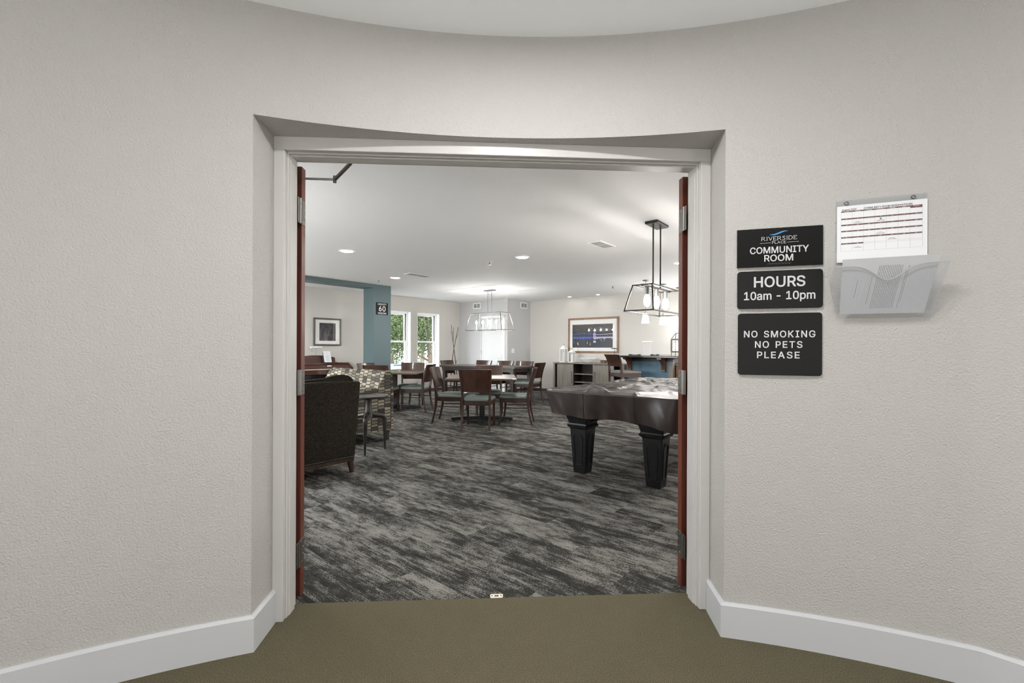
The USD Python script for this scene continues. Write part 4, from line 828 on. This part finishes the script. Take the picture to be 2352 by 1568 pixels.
obj('lettering', cat(mv(text('CAPACITY', .225, .036), 0, -.0117, .096), mv(text('60', .175, .108), 0, -.0117, 0), mv(text('PERSONS', .215, .036), 0, -.0117, -.100)), 'white_letter', t, smooth=False)
tw = thing('twig_sculpture', 'tall crossing bare twigs standing in the corner beside the right window', 'twig sculpture', (-1.66, 12.98, 0), 0)
def stem(name, pts, r0, r1, parent): return obj(name, tube(smooth_path(pts, 26), np.linspace(r0, r1, 26), 8), 'twig_wood', parent)
a = stem('stem', [(-.10, 0, 0), (-.075, .01, .40), (-.055, 0, .75), (-.01, .01, 1.12), (.03, 0, 1.33), (.12, .02, 1.80)], .016, .008, tw)
b = stem('stem', [(.10, .02, 0), (.085, .02, .40), (.05, .02, .78), (.005, .0, 1.18), (-.035, .01, 1.45), (-.065, .0, 1.86)], .016, .008, tw)
stem('twig', [(.03, 0, 1.34), (.07, .02, 1.50), (.125, .02, 1.61)], .008, .005, a); stem('twig', [(-.062, .0, .70), (-.09, .02, .76), (-.105, .03, .82)], .008, .005, a)
stem('twig', [(-.02, .0, 1.36), (-.012, 0, 1.6), (-.018, 0, 1.81)], .008, .006, b); stem('twig', [(-.045, .01, 1.62), (-.07, .0, 1.64), (-.09, .0, 1.68)], .007, .005, b); stem('twig', [(.05, .02, .76), (.075, .02, .81), (.095, .02, .88)], .008, .005, b)
obj('weighted_base', lathe([(.001, 0), (.17, 0), (.17, .018), (.15, .025), (.001, .025)], 28), 'bronze_metal', tw)

# ---------------------------------------------------------------- sideboard and what stands on it
SBX = A_DEG - 90
sb = thing('sideboard', 'long weathered grey wood sideboard with open middle bay below the bridge picture', 'sideboard', W(10.50, 5.975), SBX)
L2 = 1.025
obj('top', box(-L2 - .01, L2 + .01, -.44, 0, .806, .838, .004), 'grey_wood', sb)
obj('carcass', cat(box(-L2, -L2 + .045, -.43, 0, .0, .806, .003), box(L2 - .045, L2, -.43, 0, .0, .806, .003), box(-L2 + .045, L2 - .045, -.02, 0, .12, .806), box(-L2 + .045, L2 - .045, -.40, -.02, .12, .15), box(-.42, -.39, -.40, -.02, .15, .806), box(.17, .20, -.40, -.02, .15, .806)), 'dark_wood', sb)
obj('stile', box(-L2 - .001, -L2 + .05, -.432, -.38, .0, .806, .002), 'grey_wood', sb); obj('stile', box(L2 - .05, L2 + .001, -.432, -.38, .0, .806, .002), 'grey_wood', sb)
for x0, x1, hx in ((-.905, -.40, -.435), (.175, .76, .215)):
    d = obj('door', box(x0, x1, -.428, -.405, .16, .795, .003), 'grey_wood', sb); obj('handle', cat(box(hx - .008, hx + .008, -.452, -.440, .30, .62, .003), box(hx - .005, hx + .005, -.442, -.426, .33, .35), box(hx - .005, hx + .005, -.442, -.426, .57, .59)), 'bright_metal', d)
for z in (.545, .335): obj('shelf', box(-.39, .17, -.395, -.02, z - .0125, z + .0125, .002), 'grey_wood', sb)
def glass_lantern(name, label, loc, w, h, m):
    t = thing(name, label, 'lantern', loc, SBX); hb = h * .70; w2 = w / 2
    obj('base', box(-w2, w2, -w2, w2, 0, .018, .004), m, t)
    for sx in (-1, 1):
        for sy in (-1, 1): obj('post', box(sx * w2 * .9 - .006, sx * w2 * .9 + .006, sy * w2 * .9 - .006, sy * w2 * .9 + .006, .018, hb, .001), m, t)
    for k in range(4): obj('pane', rotz(trimesh.Trimesh([(-w2 * .85, -w2 * .9, .02), (w2 * .85, -w2 * .9, .02), (w2 * .85, -w2 * .9, hb), (-w2 * .85, -w2 * .9, hb)], [[0, 1, 2], [0, 2, 3]], process=False), 90 * k), 'clear_glass', t, smooth=False)
    obj('roof', loft([[(-k * w2, -k * w2, z), (k * w2, -k * w2, z), (k * w2, k * w2, z), (-k * w2, k * w2, z)] for k, z in ((1.0, hb), (1.08, hb + .012), (.80, hb + .25 * (h - hb)), (.42, hb + .55 * (h - hb)), (.34, hb + .62 * (h - hb)), (.22, hb + .74 * (h - hb)))]), m, t, smooth=False)
    ta = np.linspace(0, 2 * math.pi, 17); rr = (h - hb) * .14
    obj('ring', tube(np.column_stack([rr * np.cos(ta), 0 * ta, h - rr + rr * np.sin(ta)]), .003, 6), 'bronze_metal', t)
    obj('candle', cyl((0, 0, .018), (0, 0, hb * .75), w * .19, n=20), 'candle_wax', t)
glass_lantern('white_lantern', 'taller white metal lantern at the left end of the sideboard', W(10.30, 6.82, .838), .165, .49, 'bright_white')
glass_lantern('white_lantern', 'shorter white metal lantern beside the taller one on the sideboard', W(10.20, 6.50, .838), .145, .37, 'bright_white')
bw = thing('glass_bowl', 'shallow glass bowl with scalloped rim on the sideboard', 'bowl', W(10.27, 6.05, .838), 0)
obj('bowl', lathe([(.001, .004), (.06, .004), (.10, .022), (.16, .065), (.222, .112)], 64, scal=lambda an, i: 1 + (.045 * np.sin(an * 9) if i == 4 else .015 * np.sin(an * 9) if i == 3 else 0)), 'frosted', bw)
obj('foot', lathe([(.001, 0), (.065, 0), (.065, .005), (.001, .006)], 30), 'clear_glass', bw); obj('rim', tube([(.221 * (1 + .045 * math.sin(a * 9)) * math.cos(a), .221 * (1 + .045 * math.sin(a * 9)) * math.sin(a), .113 + .007 * math.cos(a * 9)) for a in np.linspace(0, 2 * math.pi, 109)], .004, 6), 'bright_white', bw)
bxo = thing('wooden_box', 'small reddish wooden box on the sideboard left of the bar stool', 'box', W(10.30, 5.62, .838), SBX)
obj('body', box(-.07, .07, -.05, .05, 0, .060, .004), 'corbel_wood', bxo); obj('lid', box(-.073, .073, -.053, .053, .061, .078, .004), 'corbel_wood', bxo); obj('clasp', box(-.012, .012, -.056, -.050, .045, .072, .001), 'bronze_metal', bxo)
hl = thing('hurricane_lantern', 'clear glass hurricane lantern with dark lid behind the bar stool', 'lantern', W(10.30, 5.33, .838), 0)
obj('glass', lathe([(.066, .012), (.070, .05), (.070, .36)], 28), 'clear_glass', hl); obj('lid', lathe([(.001, .362), (.078, .362), (.078, .376), (.03, .384), (.001, .386)], 28), 'bronze_metal', hl)
obj('base', lathe([(.001, 0), (.078, 0), (.078, .012), (.001, .014)], 28), 'bronze_metal', hl); obj('stem', cyl((0, 0, .012), (0, 0, .365), .004), 'bronze_metal', hl); obj('candle', cyl((0, 0, .013), (0, 0, .12), .032, n=18), 'candle_wax', hl)

# ---------------------------------------------------------------- breakfast bar, stool, kitchen end
br = thing('breakfast_bar', 'blue breakfast bar with two dark wooden corbels under its counter', 'bar', W(8.63, 3.70), SBX)       # local x = -B, y = A
obj('front_panel', box(-.48, .385, 0, .10, 0, 1.03), 'blue_paint', br); obj('body', box(-.48, .45, .10, 1.88, 0, 1.03), 'blue_paint', br)
obj('end_post', box(.385, .475, -.008, .10, 0, 1.03, .004), 'grey_wood', br)
obj('support_rail', box(-.48, .47, -.02, 0, .955, 1.03, .003), 'dark_wood', br)
def corbel():
    o = [(0, 0), (-.26, 0), (-.26, -.030)] + [(-.24 + .20 * math.sin(t) , -.035 - .19 * (1 - math.cos(t)) * .95) for t in np.linspace(.05, math.pi / 2, 10)] + [(-.055, -.235), (-.055, -.262), (-.02, -.275), (0, -.275)]
    return Polygon(o)
for x in (-.40, .30): obj('corbel', mv(rotz(upright(prism(corbel(), -.04, .04)), 90), x, -.0, 1.03), 'corbel_wood', br, smooth=25)
ctp = thing('bar_counter', 'dark stone counter top of the breakfast bar', 'counter', W(8.63, 3.70), SBX)
obj('slab', box(-.53, .68, -.31, 1.88, 1.031, 1.068, .008), 'granite', ctp)
kc = thing('kitchen_cabinet', 'orange wood kitchen base cabinet at the bar end by the door edge', 'cabinet', W(8.63, 3.70), SBX)
obj('body', box(.477, 1.05, .13, 1.85, .09, .875, .003), 'orange_wood', kc); obj('plinth', box(.477, 1.05, .18, 1.85, 0, .09), 'dark_wood', kc)
dr = obj('door', box(.48, .80, .112, .131, .12, .70, .004), 'orange_wood', kc); obj('knob', cyl((.53, .112, .64), (.53, .09, .64), .013, n=12), 'bronze_metal', dr)
dr = obj('drawer', box(.48, .80, .112, .131, .715, .865, .004), 'orange_wood', kc); obj('knob', cyl((.56, .112, .79), (.56, .09, .79), .013, n=12), 'bronze_metal', dr)
kt = thing('kitchen_worktop', 'thin grey worktop on the orange kitchen cabinet', 'worktop', W(8.63, 3.70), SBX)
obj('slab', box(.477, 1.08, .106, 1.85, .876, .912, .004), 'grey_top', kt); obj('splashback', box(.455, .475, .11, 1.85, .9125, 1.030, .002), 'granite', kt)
for lab, (u, v), w in (('longer flat black tray lying on the bar counter', (8.75, 4.06), .20), ('shorter flat black tray lying on the bar counter', (8.95, 3.72), .12)):
    t = thing('black_tray', lab, 'tray', W(u, v, 1.0685), SBX)
    obj('tray', box(-w/2, w/2, -.06, .06, .003, .016, .004), 'black_metal', t); obj('rim', cat(box(-w/2 - .008, -w/2 + .012, -.065, .065, 0, .026, .004), box(w/2 - .012, w/2 + .008, -.065, .065, 0, .026, .004)), 'bronze_metal', t)
wl = thing('wooden_lantern', 'grey wooden house shaped lantern at the right end of the bar', 'lantern', W(8.83, 3.19, 1.0685), SBX)
w2 = .105
for sx in (-1, 1):
    for sy in (-1, 1): obj('leg', box(sx * w2 - .006, sx * w2 + .006, sy * w2 - .006, sy * w2 + .006, 0, .33, .002), 'lantern_wood', wl)
def sqring(z0, z1, t): return cat(box(-w2 - .008, w2 + .008, -w2 - .008, -w2 - .008 + t, z0, z1), box(-w2 - .008, w2 + .008, w2 + .008 - t, w2 + .008, z0, z1), box(-w2 - .008, -w2 - .008 + t, -w2, w2, z0, z1), box(w2 + .008 - t, w2 + .008, -w2, w2, z0, z1))
obj('lower_band', sqring(.065, .092, .016), 'lantern_wood', wl); obj('upper_band', sqring(.305, .330, .016), 'lantern_wood', wl)
for sx in (-1, 1): obj('side_board', box(sx * w2 - .014, sx * w2 + .014, -w2 - .006, -w2 + .01, .09, .31), 'lantern_wood', wl)
obj('floor_board', box(-w2, w2, -w2, w2, .07, .08), 'lantern_wood', wl)
for sy in (-1, 1): obj('pane', box(-w2 + .01, w2 - .01, sy * (w2 - .003) - .001, sy * (w2 - .003) + .001, .09, .31), 'clear_glass', wl)
rb = []
for sx in (-1, 1):
    for sy in (-1, 1): rb.append(cyl((sx * w2, sy * w2, .33), (sx * w2 * .55, 0, .44), .005, n=8))
rb.append(cyl((-w2 * .55, 0, .44), (w2 * .55, 0, .44), .005, n=8)); obj('roof_frame', cat(rb), 'bronze_metal', wl)
obj('candle', cyl((0, 0, .08), (0, 0, .24), .035, n=18), 'candle_wax', wl); obj('hanging_hook', cat(cyl((0, 0, .25), (0, 0, .44), .003, n=6), cyl((-.015, 0, .30), (.015, 0, .30), .008, n=8)), 'bronze_metal', wl)
nt = thing('wall_notice', 'faint white printed notice in a clear holder on the far wall above the bar', 'notice', W(U1 - .002, 4.56, 1.19), SBX)
obj('paper', box(-.105, .105, -.004, -.002, -.15, .15), 'notice_paper', nt)
obj('print', cat([box(-.085, .085 - .03 * (i % 3), -.0046, -.0040, .12 - i * .032, .126 - i * .032) for i in range(8)]), 'print_pale', nt); obj('clip', box(-.13, .13, -.016, -.004, .17, .20, .004), 'bright_white', nt)
make_chair('bar_stool', 'dark brown bar stool with padded seat at the breakfast bar', (2.19, 8.84, 0), 21 - 90, None, H=.31, vinyl='stool_vinyl', cat_='bar stool', top=1.088)

# ---------------------------------------------------------------- outdoors, beyond the windows
gr = obj('ground', box(-60, 60, -40, 80, -.5, -.25), 'garden_stone', kind='structure', label='grey paved ground outside the windows', cat='ground')
def tree(label, x, y, r, zc, h, nl, seed, spread=1.0):
    q = np.random.default_rng(seed); t = thing('tree', label, 'tree', (x, y, -.25), 0, 'trees outside the windows')
    tr = [tube(smooth_path([(0, 0, 0), (.06, .02, zc * .4), (-.05, 0, zc * .8), (.08, .05, zc + h * .5)], 12), np.linspace(.14, .04, 12), 8)]
    for k in range(9):
        a = q.uniform(0, 2 * math.pi); z0 = zc * (.35 + .6 * q.random()); L = r * q.uniform(.6, 1.0)
        tr.append(tube(smooth_path([(0, 0, z0), (L * .5 * math.cos(a), L * .5 * math.sin(a), z0 + .35), (L * math.cos(a), L * math.sin(a), z0 + .5 + .5 * q.random())], 8), np.linspace(.045, .012, 8), 6))
    obj('trunk', cat(tr), 'bark', t)
    cl = q.normal(size=(70, 3)); cl /= np.linalg.norm(cl, axis=1)[:, None]; cl *= (q.random((70, 1)) ** .45); cl = cl * [r, r, h] + [0, 0, zc + .3]
    nl = int(nl * 4.0); c = cl[q.integers(0, 70, nl)] + q.normal(size=(nl, 3)) * .30
    a = q.normal(size=(nl, 3)); a /= np.linalg.norm(a, axis=1)[:, None]; b = np.cross(a, q.normal(size=(nl, 3))); b /= np.linalg.norm(b, axis=1)[:, None]
    s = q.uniform(.022, .046, (nl, 1)) * spread
    v = np.stack([c - a * s * 1.3, c + b * s * .55, c + a * s * 1.3, c - b * s * .55], 1).reshape(-1, 3); i = np.arange(nl)[:, None] * 4
    obj('foliage', trimesh.Trimesh(v, np.vstack([i + [0, 1, 2], i + [0, 2, 3]]), process=False), 'leaf', t, smooth=False, kind='stuff')
for k, (r_, y, r, zc, h, nl, lab) in enumerate(((-.268, 16.0, 1.5, 2.1, 1.9, 5200, 'leafy tree filling the left window, nearest the column'), (-.222, 18.5, 1.7, 2.7, 1.9, 5200, 'leafy tree behind the pier between the two windows'), (-.182, 15.6, 1.25, 2.6, 1.5, 4200, 'bright leafy tree in the right window'),
                                            (-.150, 18.6, 1.7, 3.0, 2.2, 4600, 'leafy tree at the right edge of the right window'), (-.31, 20.0, 2.4, 3.0, 2.6, 5200, 'large leafy tree farther off behind the left window'), (-.20, 23.0, 3.0, 4.2, 3.0, 6000, 'tall leafy tree farthest off behind both windows'))):
    tree(lab, r_ * y, y, r, zc, h, nl, 40 + k)
gw = thing('garden_wall', 'low pale concrete wall outside beneath the trees', 'wall', (-3.6, 14.9, -.25), 30)
obj('wall', box(-2.6, 2.6, -.08, .08, 0, .86), 'garden_stone', gw); obj('coping', box(-2.65, 2.65, -.13, .13, .861, .93, .01), 'coping_stone', gw)
bb = thing('utility_box', 'dark blue utility box outside the left window', 'utility box', (-3.33, 13.75, -.25), 20)
obj('body', box(-.24, .24, -.2, .2, 0, .90, .02), 'blue_box_paint', bb); obj('lid', box(-.26, .26, -.22, .22, .901, .96, .015), 'blue_box_paint', bb)
